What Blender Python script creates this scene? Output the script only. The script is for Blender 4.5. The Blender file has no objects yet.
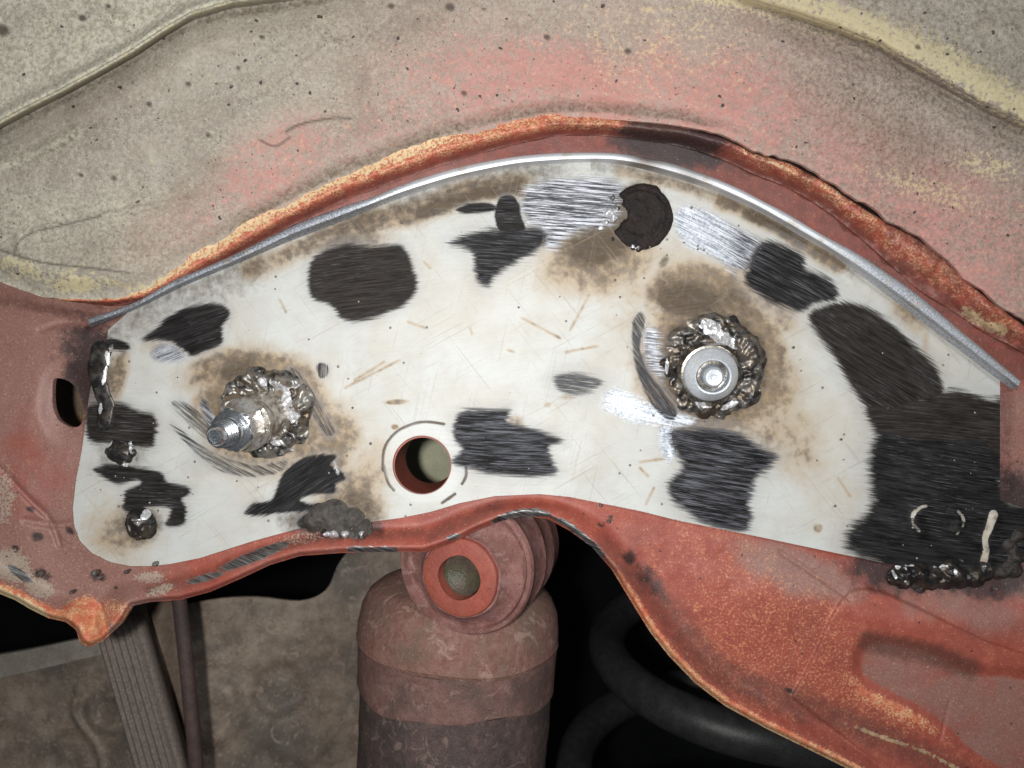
import bpy, math, random
import numpy as np
from mathutils import Vector, Matrix

random.seed(4)
RNG = np.random.default_rng(4)
scene = bpy.context.scene
COL = scene.collection
S = 0.0004          # metres per pixel of the photograph on the plane of the plate
D = 0.30            # camera distance from that plane

# ------------------------------------------------------------------ camera, light, exposure
cam_d = bpy.data.cameras.new('camera'); cam = bpy.data.objects.new('camera', cam_d); COL.objects.link(cam)
cam.location = (0, -D, 0); cam.rotation_euler = (math.pi/2, 0, 0)
cam_d.sensor_width = 36; cam_d.lens = 36*D/(1024*S)
cam_d.clip_start = 0.01; cam_d.clip_end = 20
cam_d.dof.use_dof = True; cam_d.dof.focus_distance = D; cam_d.dof.aperture_fstop = 11
scene.camera = cam
world = bpy.data.worlds.new('World'); scene.world = world; world.use_nodes = True
bg = world.node_tree.nodes['Background']
bg.inputs[0].default_value = (0.80, 0.90, 1.0, 1); bg.inputs[1].default_value = 0.04

def lamp(name, loc, target, size, power, col):
    l = bpy.data.lights.new(name, 'AREA'); l.shape = 'DISK'; l.size = size; l.energy = power; l.color = col
    o = bpy.data.objects.new(name, l); COL.objects.link(o); o.location = loc
    o.rotation_euler = (Vector(target)-Vector(loc)).to_track_quat('-Z', 'Y').to_euler()
    return o
lamp('phone_flash', (-0.031, -0.345, 0.004), (0.02, 0, 0.0), 0.018, 1.52, (1.0, 0.985, 0.96))
lamp('sheen_fill_lamp', (0.26, -0.60, 0.20), (0, 0, 0.02), 0.12, 1.25, (0.95, 0.98, 1.0))  # unseen soft lamp added for sheen and fill
scene.view_settings.view_transform = 'Standard'; scene.view_settings.look = 'None'
scene.view_settings.exposure = 0.0; scene.view_settings.gamma = 1.0
scene.render.engine = 'CYCLES'

# ------------------------------------------------------------------ numpy helpers
def sst(a, b, x):
    t = np.clip((x-a)/(b-a), 0, 1); return t*t*(3-2*t)
def vnoise(x, y, scale, seed):
    r = np.random.default_rng(seed); L = r.random((256, 256))
    X = np.asarray(x)/scale + 1000.37; Y = np.asarray(y)/scale + 1000.71
    xi = np.floor(X).astype(int); yi = np.floor(Y).astype(int); fx = X-xi; fy = Y-yi
    fx = fx*fx*(3-2*fx); fy = fy*fy*(3-2*fy)
    a = L[xi % 256, yi % 256]; b = L[(xi+1) % 256, yi % 256]; c = L[xi % 256, (yi+1) % 256]; d = L[(xi+1) % 256, (yi+1) % 256]
    return (a*(1-fx)+b*fx)*(1-fy)+(c*(1-fx)+d*fx)*fy
def fbm(x, y, scale, seed, oct=4):
    s = 0; a = 1; t = 0
    for i in range(oct):
        s = s+a*vnoise(x, y, scale/2**i, seed+i*17); t += a; a *= 0.55
    return s/t
def cr(P, closed=False, n=6):
    P = np.array(P, float); out = []
    m = len(P); rng = range(m if closed else m-1)
    for i in rng:
        if closed: p0, p1, p2, p3 = P[(i-1) % m], P[i], P[(i+1) % m], P[(i+2) % m]
        else: p0, p1, p2, p3 = P[max(i-1, 0)], P[i], P[i+1], P[min(i+2, m-1)]
        for k in range(n):
            t = k/n
            out.append(0.5*((2*p1)+(-p0+p2)*t+(2*p0-5*p1+4*p2-p3)*t*t+(-p0+3*p1-3*p2+p3)*t**3))
    if not closed: out.append(P[-1])
    return np.array(out)
def seg_near(x, y, poly, closed=True):
    """distance to a polyline and the nearest point"""
    best = np.full(x.shape, 1e18); nx = np.zeros_like(x); ny = np.zeros_like(y)
    m = len(poly)
    for i in range(m if closed else m-1):
        ax, ay = poly[i]; bx, by = poly[(i+1) % m]
        dx, dy = bx-ax, by-ay; L = dx*dx+dy*dy
        if L < 1e-12: continue
        t = np.clip(((x-ax)*dx+(y-ay)*dy)/L, 0, 1)
        qx = ax+t*dx; qy = ay+t*dy; d = (x-qx)**2+(y-qy)**2
        k = d < best; best = np.where(k, d, best); nx = np.where(k, qx, nx); ny = np.where(k, qy, ny)
    return np.sqrt(best), nx, ny
def inside(x, y, poly):
    r = np.zeros(x.shape, bool); m = len(poly)
    for i in range(m):
        ax, ay = poly[i]; bx, by = poly[(i+1) % m]
        if ay == by: continue
        c = ((ay > y) != (by > y)) & (x < (bx-ax)*(y-ay)/(by-ay)+ax)
        r ^= c
    return r
def sdf(x, y, poly, clip=None):
    """positive inside; cheap outside a margin"""
    poly = np.asarray(poly, float)
    if clip:
        out = np.full(x.shape, -float(clip))
        m = (x > poly[:, 0].min()-clip) & (x < poly[:, 0].max()+clip) & (y > poly[:, 1].min()-clip) & (y < poly[:, 1].max()+clip)
        if m.any():
            d, _, _ = seg_near(x[m], y[m], poly); out[m] = np.where(inside(x[m], y[m], poly), d, -d)
        return out
    d, _, _ = seg_near(x, y, poly); return np.where(inside(x, y, poly), d, -d)
def blob(x, y, cx, cy, rx, ry, ang=0, soft=0.5):
    a = math.radians(ang); u = (x-cx)*math.cos(a)+(y-cy)*math.sin(a); v = -(x-cx)*math.sin(a)+(y-cy)*math.cos(a)
    r = np.sqrt((u/rx)**2+(v/ry)**2); return 1-sst(1-soft, 1+soft, r)
def stroke(x, y, pts, w, soft=1.0):
    pts = cr(pts, n=5) if len(pts) > 2 else np.array(pts, float)
    out = np.zeros(x.shape)
    m = (x > pts[:, 0].min()-w*3) & (x < pts[:, 0].max()+w*3) & (y > pts[:, 1].min()-w*3) & (y < pts[:, 1].max()+w*3)
    if m.any():
        d, _, _ = seg_near(x[m], y[m], pts, False); out[m] = 1-sst(w*(1-soft), w*(1+soft), d)
    return out
def yofx(px, pts):                                  # curve y(x)
    p = np.array(pts, float); return np.interp(px, p[:, 0], p[:, 1])
def W(px, py, y=0.0):                               # a point of the photograph at depth y, in metres
    k = S*(D+y)/D; return ((px-512)*k, y, (384-py)*k)

# ------------------------------------------------------------------ mesh helpers
def mesh_np(name, co, quads, mat, parent=None, attrs=None, smooth=True, tris=None, loc=None):
    me = bpy.data.meshes.new(name); co = np.asarray(co, np.float32); quads = np.asarray(quads, np.int32).reshape(-1, 4)
    if loc is not None: co = co-np.array(loc, np.float32)
    nt = 0 if tris is None else len(tris)
    me.vertices.add(len(co)); me.vertices.foreach_set('co', co.ravel())
    nl = quads.size+3*nt; me.loops.add(nl)
    li = quads.ravel() if nt == 0 else np.concatenate([quads.ravel(), np.asarray(tris, np.int32).ravel()])
    me.loops.foreach_set('vertex_index', li.astype(np.int32))
    npoly = len(quads)+nt; me.polygons.add(npoly)
    st = np.arange(len(quads))*4
    if nt: st = np.concatenate([st, quads.size+np.arange(nt)*3])
    me.polygons.foreach_set('loop_start', st.astype(np.int32))
    me.polygons.foreach_set('use_smooth', np.full(npoly, smooth, bool))
    me.update(calc_edges=True); me.validate()
    for k, v in (attrs or {}).items():
        v = np.asarray(v, np.float32)
        if len(me.vertices) != len(v): continue
        if v.ndim == 2: me.attributes.new(k, 'FLOAT_VECTOR', 'POINT').data.foreach_set('vector', v.ravel())
        else: me.attributes.new(k, 'FLOAT', 'POINT').data.foreach_set('value', v.ravel())
    me.materials.append(mat)
    o = bpy.data.objects.new(name, me); COL.objects.link(o)
    if loc is not None: o.location = loc
    if parent is not None: o.parent = parent
    return o
def sheet(name, outline, step, depth, mat, holes=(), attrs=None, thick=0.002, parent=None, back=True):
    """a pressed metal sheet: outline and holes in plane pixels, depth(px,py) in metres, real thickness"""
    outline = np.asarray(outline, float); rings = [outline]+[np.asarray(h, float) for h in holes]
    x0, y0 = outline.min(0)-step; x1, y1 = outline.max(0)+step
    nx = int((x1-x0)/step)+2; ny = int((y1-y0)/step)+2
    gx, gy = np.meshgrid(x0+np.arange(nx)*step, y0+np.arange(ny)*step)
    gx = gx.ravel(); gy = gy.ravel()
    ins = inside(gx, gy, outline)
    for h in rings[1:]: ins &= ~inside(gx, gy, h)
    I = ins.reshape(ny, nx)
    cell = I[:-1, :-1] | I[1:, :-1] | I[:-1, 1:] | I[1:, 1:]
    idx = np.arange(nx*ny).reshape(ny, nx)
    q = np.stack([idx[:-1, :-1], idx[1:, :-1], idx[1:, 1:], idx[:-1, 1:]], -1)[cell]
    used = np.zeros(nx*ny, bool); used[q.ravel()] = True
    snap = used & ~ins
    sx, sy = gx[snap], gy[snap]; bd = np.full(sx.shape, 1e18); bx = sx.copy(); by = sy.copy()
    for r in rings:
        d, nx_, ny_ = seg_near(sx, sy, r); k = d < bd; bd = np.where(k, d, bd); bx = np.where(k, nx_, bx); by = np.where(k, ny_, by)
    gx[snap] = bx; gy[snap] = by
    rm = -np.ones(nx*ny, int); rm[used] = np.arange(used.sum()); q = rm[q]
    px, py = gx[used], gy[used]
    yv = depth(px, py) if callable(depth) else np.full(px.shape, depth)
    k = S*(D+yv)/D
    co = np.stack([(px-512)*k, yv, (384-py)*k], -1)
    at = {a: f for a, f in (attrs(px, py) if attrs else {}).items()}
    # rim
    e = np.concatenate([q[:, [0, 1]], q[:, [1, 2]], q[:, [2, 3]], q[:, [3, 0]]])
    key = np.sort(e, 1); key = key[:, 0].astype(np.int64)*len(px)+key[:, 1]
    u, inv, cnt = np.unique(key, return_inverse=True, return_counts=True)
    be = e[cnt[inv] == 1]
    bv = np.unique(be); mp = -np.ones(len(px), int); mp[bv] = np.arange(len(bv))
    f = co[bv]; b = co[bv]+np.array([0, thick, 0])
    n0 = len(co); co2 = np.concatenate([co, f, b])
    rq = np.stack([mp[be[:, 1]]+n0, mp[be[:, 0]]+n0, mp[be[:, 0]]+n0+len(bv), mp[be[:, 1]]+n0+len(bv)], -1)
    quads = np.concatenate([q, rq])
    sel = np.concatenate([np.arange(n0), bv, bv])
    if back:                                        # the far face
        co2 = np.concatenate([co2, co+np.array([0, thick, 0])]); quads = np.concatenate([quads, q[:, ::-1]+n0+2*len(bv)])
        sel = np.concatenate([sel, np.arange(n0)])
    at2 = {a: v[sel] for a, v in at.items()}
    return mesh_np(name, co2, quads, mat, parent, at2)
def frame_of(d):
    d = Vector(d).normalized(); q = d.to_track_quat('Z', 'Y'); return q.to_matrix()
def lathe(name, origin, direction, prof, mat, n=48, parent=None, hexa=None, noise=0.0, nscale=0.004, seed=1, smooth=True, attrs=None, wob=None):
    """prof: (radius, height along direction). hexa(i) -> True for rings that are hexagonal"""
    M = frame_of(direction); O = Vector(origin); co = []; quads = []
    rr = np.random.default_rng(seed)
    for i, (r, h) in enumerate(prof):
        for k in range(n):
            a = 2*math.pi*k/n; rad = r
            if hexa and hexa[i]:
                b = (a+hexa[i]) % (math.pi/3)-math.pi/6; rad = min(r, r*hexfac/math.cos(b)) if False else r*math.cos(math.pi/6)/math.cos(b)
                if isinstance(hexa[i], float) and hexcap: rad = min(rad, hexcap)
            if noise:
                rad *= 1+noise*(float(vnoise(np.array([math.cos(a)*r/nscale+h/nscale]), np.array([math.sin(a)*r/nscale+7*h/nscale/3]), 1.0, seed)[0])-0.5)
            if wob: rad, h2 = wob(rad, h, a)
            else: h2 = h
            co.append(tuple(O+M @ Vector((rad*math.cos(a), rad*math.sin(a), h2))))
    for i in range(len(prof)-1):
        for k in range(n):
            k2 = (k+1) % n; quads.append((i*n+k, i*n+k2, (i+1)*n+k2, (i+1)*n+k))
    co.append(tuple(O+M @ Vector((0, 0, prof[0][1])))); co.append(tuple(O+M @ Vector((0, 0, prof[-1][1]))))
    c0 = len(co)-2; tris = []
    for k in range(n):
        k2 = (k+1) % n
        if prof[0][0] > 1e-6: tris.append((c0, k2, k))
        if prof[-1][0] > 1e-6: tris.append((c0+1, (len(prof)-1)*n+k, (len(prof)-1)*n+k2))
    o = mesh_np(name, co, quads, mat, parent, smooth=smooth, tris=tris or None)
    if smooth: crease(o, 35)
    return o
hexcap = None
def crease(o, deg=35):
    me = o.data
    try: me.set_sharp_from_angle(angle=math.radians(deg))
    except Exception: pass
def ringtube(name, origin, direction, prof_closed, mat, n=64, parent=None, wob=None):
    """closed (r,h) profile swept round an axis: tubes, rings, bushings"""
    M = frame_of(direction); O = Vector(origin); co = []; quads = []; m = len(prof_closed)
    for i, (r, h) in enumerate(prof_closed):
        for k in range(n):
            a = 2*math.pi*k/n; r2, h2 = wob(r, h, a) if wob else (r, h)
            co.append(tuple(O+M @ Vector((r2*math.cos(a), r2*math.sin(a), h2))))
    for i in range(m):
        j = (i+1) % m
        for k in range(n):
            k2 = (k+1) % n; quads.append((i*n+k, i*n+k2, j*n+k2, j*n+k))
    o = mesh_np(name, co, quads, mat, parent); crease(o, 35); return o
def tube(name, pts, rad, mat, n=16, parent=None, closed_ends=True):
    P = [Vector(p) for p in pts]; co = []; quads = []; up = Vector((0.13, 0.2, 1)).normalized(); N = None
    for i, p in enumerate(P):
        t = (P[min(i+1, len(P)-1)]-P[max(i-1, 0)]).normalized()
        if N is None: N = t.cross(up).normalized()
        N = (N-t*N.dot(t)).normalized(); B = t.cross(N); r = rad(i/(len(P)-1)) if callable(rad) else rad
        for k in range(n):
            a = 2*math.pi*k/n; co.append(tuple(p+N*(r*math.cos(a))+B*(r*math.sin(a))))
    for i in range(len(P)-1):
        for k in range(n):
            k2 = (k+1) % n; quads.append((i*n+k, i*n+k2, (i+1)*n+k2, (i+1)*n+k))
    co.append(tuple(P[0])); co.append(tuple(P[-1])); tris = []
    for k in range(n):
        k2 = (k+1) % n; tris.append((len(co)-2, k2, k)); tris.append((len(co)-1, (len(P)-1)*n+k, (len(P)-1)*n+k2))
    return mesh_np(name, co, quads, mat, parent, tris=tris)
def tag(o, label=None, cat=None, kind=None, group=None):
    if label: o['label'] = label
    if cat: o['category'] = cat
    if kind: o['kind'] = kind
    if group: o['group'] = group
    return o
def empty(name, loc):
    o = bpy.data.objects.new(name, None); o.location = loc; o.empty_display_size = 0.01; COL.objects.link(o); return o
def adopt(parent, o):                               # keep world place under an Empty
    o.parent = parent; o.matrix_parent_inverse = Matrix.Translation(-Vector(parent.location)); return o

# ------------------------------------------------------------------ material helper
class Mt:
    def __init__(s, name):
        s.m = bpy.data.materials.new(name); s.m.use_nodes = True; s.t = s.m.node_tree; s.N = s.t.nodes; s.L = s.t.links
        s.b = s.N['Principled BSDF']; tc = s.N.new('ShaderNodeTexCoord'); mp = s.N.new('ShaderNodeVectorMath'); mp.operation = 'SCALE'
        mp.inputs[3].default_value = 1/S; geo = s.N.new('ShaderNodeNewGeometry'); s.L.new(geo.outputs['Position'], mp.inputs[0]); s.P = mp.outputs[0]
    def put(s, i, v):
        if isinstance(v, (int, float)):
            try: i.default_value = v
            except Exception: i.default_value = (v, v, v, 1) if len(i.default_value) == 4 else (v,)*3
        elif isinstance(v, (tuple, list)): i.default_value = tuple(v)+((1,) if len(i.default_value) == 4 and len(v) == 3 else ())
        else: s.L.new(v, i)
    def noise(s, sc, det=4, ro=0.55, vec=None, dist=0.0, col=False):
        n = s.N.new('ShaderNodeTexNoise'); s.L.new(vec or s.P, n.inputs['Vector']); n.inputs['Scale'].default_value = sc
        n.inputs['Detail'].default_value = det; n.inputs['Roughness'].default_value = ro; n.inputs['Distortion'].default_value = dist
        return n.outputs['Color' if col else 'Fac']
    def vor(s, sc, feat='F1', vec=None, rnd=1.0):
        n = s.N.new('ShaderNodeTexVoronoi'); n.feature = feat; s.L.new(vec or s.P, n.inputs['Vector']); n.inputs['Scale'].default_value = sc
        n.inputs['Randomness'].default_value = rnd; return n.outputs['Distance']
    def attr(s, name, vec=False):
        n = s.N.new('ShaderNodeAttribute'); n.attribute_name = name; return n.outputs['Vector' if vec else 'Fac']
    def mul(s, vec, k):
        n = s.N.new('ShaderNodeVectorMath'); n.operation = 'MULTIPLY'; s.L.new(vec, n.inputs[0]); n.inputs[1].default_value = k; return n.outputs[0]
    def vadd(s, a, b):
        n = s.N.new('ShaderNodeVectorMath'); n.operation = 'ADD'; s.L.new(a, n.inputs[0]); s.L.new(b, n.inputs[1]); return n.outputs[0]
    def ma(s, op, a, b=0.0, c=None):
        if op == 'SUBTRACT' and isinstance(b, float) and b == 0.5:      # noise centred on zero, stretched to about -0.5 .. 0.5
            return s.ma('MULTIPLY', s.ma('SUBTRACT', a, 0.5001), 2.3)
        n = s.N.new('ShaderNodeMath'); n.operation = op; s.put(n.inputs[0], a); s.put(n.inputs[1], b)
        if c is not None: s.put(n.inputs[2], c)
        return n.outputs[0]
    def step(s, x, a, b):
        n = s.N.new('ShaderNodeMapRange'); n.interpolation_type = 'SMOOTHSTEP'; s.put(n.inputs[0], x); n.inputs[1].default_value = a; n.inputs[2].default_value = b
        return n.outputs[0]
    def mix(s, f, a, b, mode='MIX'):
        n = s.N.new('ShaderNodeMix'); n.data_type = 'RGBA'; n.blend_type = mode; s.put(n.inputs[0], f); s.put(n.inputs[6], a); s.put(n.inputs[7], b); return n.outputs[2]
    def fmix(s, f, a, b):
        n = s.N.new('ShaderNodeMix'); n.data_type = 'FLOAT'; s.put(n.inputs[0], f); s.put(n.inputs[2], a); s.put(n.inputs[3], b); return n.outputs[0]
    def bump(s, h, strength=0.5, dist=0.0004, nrm=None):
        n = s.N.new('ShaderNodeBump'); s.put(n.inputs['Strength'], strength); n.inputs['Distance'].default_value = dist; s.put(n.inputs['Height'], h)
        if nrm is not None: s.L.new(nrm, n.inputs['Normal'])
        return n.outputs[0]
    def out(s, col=None, rough=None, metal=None, nrm=None, spec=None):
        for k, v in (('Base Color', col), ('Roughness', rough), ('Metallic', metal), ('Specular IOR Level', spec)):
            if v is not None: s.put(s.b.inputs[k], v)
        if nrm is not None: s.L.new(nrm, s.b.inputs['Normal'])
        return s.m

# ================================================================== OUTLINES (plane pixels)
STRIP_UP = [(88, 319), (133, 303), (173, 281), (227, 258), (293, 226), (340, 208), (373, 197), (407, 183), (457, 168), (507, 158), (557, 153), (607, 153), (640, 157), (680, 166), (724, 182), (757, 198), (791, 216), (824, 236), (861, 256), (915, 293), (969, 338), (1021, 381)]
STRIP_LO = [(91, 327), (133, 310), (187, 285), (253, 257), (293, 240), (340, 222), (373, 208), (407, 196), (457, 181), (507, 170), (540, 166), (590, 163), (627, 166), (680, 180), (714, 192), (764, 215), (814, 245), (835, 257), (882, 292), (935, 333), (1006, 386), (1016, 390)]
PL_BOTTOM = [(855, 557), (760, 537), (680, 521), (640, 511), (600, 503), (570, 497), (540, 494), (495, 496), (460, 503), (430, 512), (400, 518), (370, 522), (330, 524), (297, 529), (253, 541), (200, 558), (170, 564), (150, 566), (130, 566), (110, 562), (92, 553), (80, 541), (74, 525), (73, 508), (76, 480), (82, 450), (86, 420), (90, 390), (98, 365), (107, 345), (108, 330)]
plate_outline = np.array([(x, y-2) for x, y in STRIP_LO[1:-2]]+[(1000, 379), (1000, 500), (1024, 508), (1030, 560), (1000, 572), (960, 570), (920, 570)]+PL_BOTTOM, float)
BR_BOTTOM = [(-120, 520), (-60, 560), (0, 594), (15, 600), (30, 609), (48, 618), (66, 622), (76, 630), (80, 643), (90, 647), (103, 641), (120, 625), (132, 606), (150, 602), (180, 600), (210, 592), (240, 579), (270, 565), (300, 556), (340, 553), (380, 552), (425, 552), (452, 543), (475, 531), (500, 521), (525, 516), (548, 519), (570, 531), (592, 547), (612, 570), (632, 603), (650, 632), (668, 655), (695, 683), (725, 706), (765, 728), (810, 750), (850, 770), (950, 830), (1130, 900)]
LIP = [(-130, 250), (-40, 268), (0, 282), (40, 296), (70, 299), (110, 299), (140, 294), (165, 280), (190, 263), (233, 238), (283, 210), (340, 181), (383, 165), (443, 142), (500, 128), (557, 118), (607, 119), (680, 126), (724, 136), (754, 151), (791, 161), (828, 181), (858, 202), (888, 220), (920, 236), (945, 256), (969, 280), (989, 296), (1024, 323), (1130, 400)]
LIP_LO = [(60, 300), (110, 306), (140, 300), (190, 281), (233, 258), (283, 230), (340, 203), (383, 186), (443, 165), (500, 148), (557, 136), (607, 136), (680, 146), (724, 160), (754, 174), (791, 189), (828, 212), (858, 236), (888, 262), (915, 287), (945, 306), (989, 335), (1024, 353), (1130, 425)]

# ================================================================== MATERIALS
def m_plate():
    M = Mt('galvanised steel, ground and heat tinted')
    sv = M.attr('sv', True)
    st = M.noise(0.5, 6, 0.75, M.mul(sv, (0.06, 1, 1))); st2 = M.noise(0.18, 5, 0.7, M.mul(sv, (0.12, 1, 1))); st3 = M.noise(1.1, 3, 0.6, M.mul(sv, (0.035, 1, 1)))
    edge = M.ma('MULTIPLY', M.ma('SUBTRACT', M.ma('ADD', M.ma('ADD', M.ma('MULTIPLY', st, 0.55), M.ma('MULTIPLY', st3, 0.25)), M.ma('MULTIPLY', st2, 0.20)), 0.5001), 5.2)
    blk = M.step(M.ma('ADD', M.attr('blk'), edge), -0.55, 0.55); halo = M.ma('MULTIPLY', M.step(M.ma('ADD', M.attr('blk'), M.ma('MULTIPLY', edge, 1.6)), -3.0, -0.2), 0.30)
    brt = M.step(M.ma('ADD', M.attr('brt'), edge), -0.9, 0.9)
    n1 = M.noise(0.02, 5, 0.6); n2 = M.noise(0.35, 3, 0.6); n3 = M.noise(1.6, 2, 0.6)
    zinc = M.mix(M.step(n1, 0.35, 0.7), (0.54, 0.555, 0.535), (0.49, 0.485, 0.45))
    zinc = M.mix(M.ma('MULTIPLY', M.step(n2, 0.45, 0.75), 0.08), zinc, (0.34, 0.33, 0.30))
    zinc = M.mix(M.ma('MULTIPLY', M.step(M.noise(0.9, 2), 0.62, 0.75), 0.2), zinc, (0.4, 0.38, 0.34))
    tn = M.noise(0.06, 6, 0.65)
    tan = M.step(M.ma('ADD', M.attr('tan'), M.ma('MULTIPLY', M.ma('SUBTRACT', tn, 0.5), 0.42)), 0.05, 1.0)
    c = M.mix(M.ma('MULTIPLY', tan, 0.93), zinc, M.mix(M.step(M.ma('ADD', tan, M.ma('MULTIPLY', M.ma('SUBTRACT', M.noise(0.12, 4), 0.5), 0.5)), 0.55, 1.15), (0.36, 0.245, 0.125), (0.085, 0.052, 0.027)))
    tan_lt = M.step(M.ma('ADD', M.attr('warm'), M.ma('MULTIPLY', M.ma('SUBTRACT', M.noise(0.02, 3, 0.5), 0.5), 0.45)), 0.1, 1.0)
    c = M.mix(M.ma('MULTIPLY', tan_lt, 0.45), c, M.mix(0.5, c, (0.48, 0.36, 0.22)))
    soot_shade = M.step(M.ma('ADD', M.attr('soot_shade'), M.ma('MULTIPLY', M.ma('SUBTRACT', M.noise(0.11, 6, 0.7), 0.5), 0.5)), 0.12, 0.95)
    c = M.mix(M.ma('MULTIPLY', soot_shade, 0.93), c, M.mix(M.noise(0.2, 3), (0.035, 0.025, 0.016), (0.115, 0.075, 0.042)))
    for (aa, sc_, kk) in ((0.5, 0.32, 0.16), (-0.9, 0.26, 0.14), (1.35, 0.30, 0.12)):
        ca, sa = math.cos(aa), math.sin(aa)
        vr = M.N.new('ShaderNodeVectorRotate'); vr.rotation_type = 'Y_AXIS'; M.L.new(M.P, vr.inputs['Vector']); vr.inputs['Angle'].default_value = aa
        sc = M.noise(sc_, 3, 0.5, M.mul(vr.outputs[0], (0.04, 1, 1.6)))
        c = M.mix(M.ma('MULTIPLY', M.step(sc, 0.63, 0.70), kk*2), c, (0.30, 0.25, 0.19))
    sm = M.noise(0.05, 5, 0.65, M.mul(M.P, (1, 1, 1.7))); c = M.mix(M.ma('MULTIPLY', M.step(sm, 0.5, 0.7), 0.10), c, (0.30, 0.28, 0.24))
    # small specks and pits
    sp = M.step(M.vor(0.045), 0.075, 0.05); c = M.mix(M.ma('MULTIPLY', sp, 0.75), c, (0.06, 0.045, 0.035))
    sp2 = M.step(M.vor(0.11), 0.07, 0.04); c = M.mix(M.ma('MULTIPLY', M.ma('MULTIPLY', sp2, M.step(n1, 0.5, 0.6)), 0.7), c, (0.12, 0.09, 0.06))
    c = M.mix(M.attr('clean'), c, (0.62, 0.63, 0.62))
    tone = M.attr('tone')
    dark = M.mix(M.step(M.ma('ADD', M.ma('MULTIPLY', st, .7), M.ma('MULTIPLY', st2, .3)), 0.38, 0.70), (0.002, 0.002, 0.0025), (0.036, 0.036, 0.038))
    dark = M.mix(M.ma('MULTIPLY', M.step(st3, 0.56, 0.70), M.step(n1, 0.40, 0.62)), dark, (0.16, 0.165, 0.18))
    dark = M.mix(M.ma('MULTIPLY', M.attr('silv'), M.ma('MULTIPLY', M.step(M.ma('ADD', M.ma('MULTIPLY', st, .55), M.ma('MULTIPLY', st3, .45)), 0.47, 0.62), 0.8)), dark, (0.15, 0.155, 0.18))
    dark = M.mix(tone, dark, M.mix(M.step(st, 0.3, 0.75), (0.012, 0.009, 0.007), (0.080, 0.062, 0.049)))
    c = M.mix(halo, c, (0.30, 0.30, 0.31))
    br = M.mix(M.step(M.ma('ADD', st, M.ma('MULTIPLY', M.ma('SUBTRACT', st3, 0.5), 0.35)), 0.40, 0.66), (0.035, 0.036, 0.042), (0.50, 0.51, 0.55))
    br = M.mix(M.attr('shine'), br, M.mix(M.step(M.ma('ADD', M.ma('MULTIPLY', st, .5), M.ma('MULTIPLY', M.noise(0.35, 4, 0.7), .5)), 0.38, 0.60), (0.25, 0.29, 0.35), (0.74, 0.77, 0.82)))
    c = M.mix(brt, c, br); c = M.mix(blk, c, dark)
    g = M.ma('MAXIMUM', blk, brt)
    ro = M.fmix(g, M.fmix(soot_shade, 0.58, 0.68), M.fmix(blk, M.fmix(st, 0.36, 0.6), M.fmix(st, 0.5, 0.7)))
    me = M.fmix(blk, M.fmix(brt, 0.08, 0.6), 0.12)
    h = M.fmix(g, M.ma('ADD', M.ma('MULTIPLY', n3, 0.25), M.ma('MULTIPLY', n2, 0.2)), M.ma('ADD', M.ma('MULTIPLY', st, 0.8), M.ma('MULTIPLY', st3, 0.8)))
    return M.out(c, ro, me, M.bump(h, 0.45, 0.0003), M.fmix(blk, 0.4, 0.15))
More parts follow.
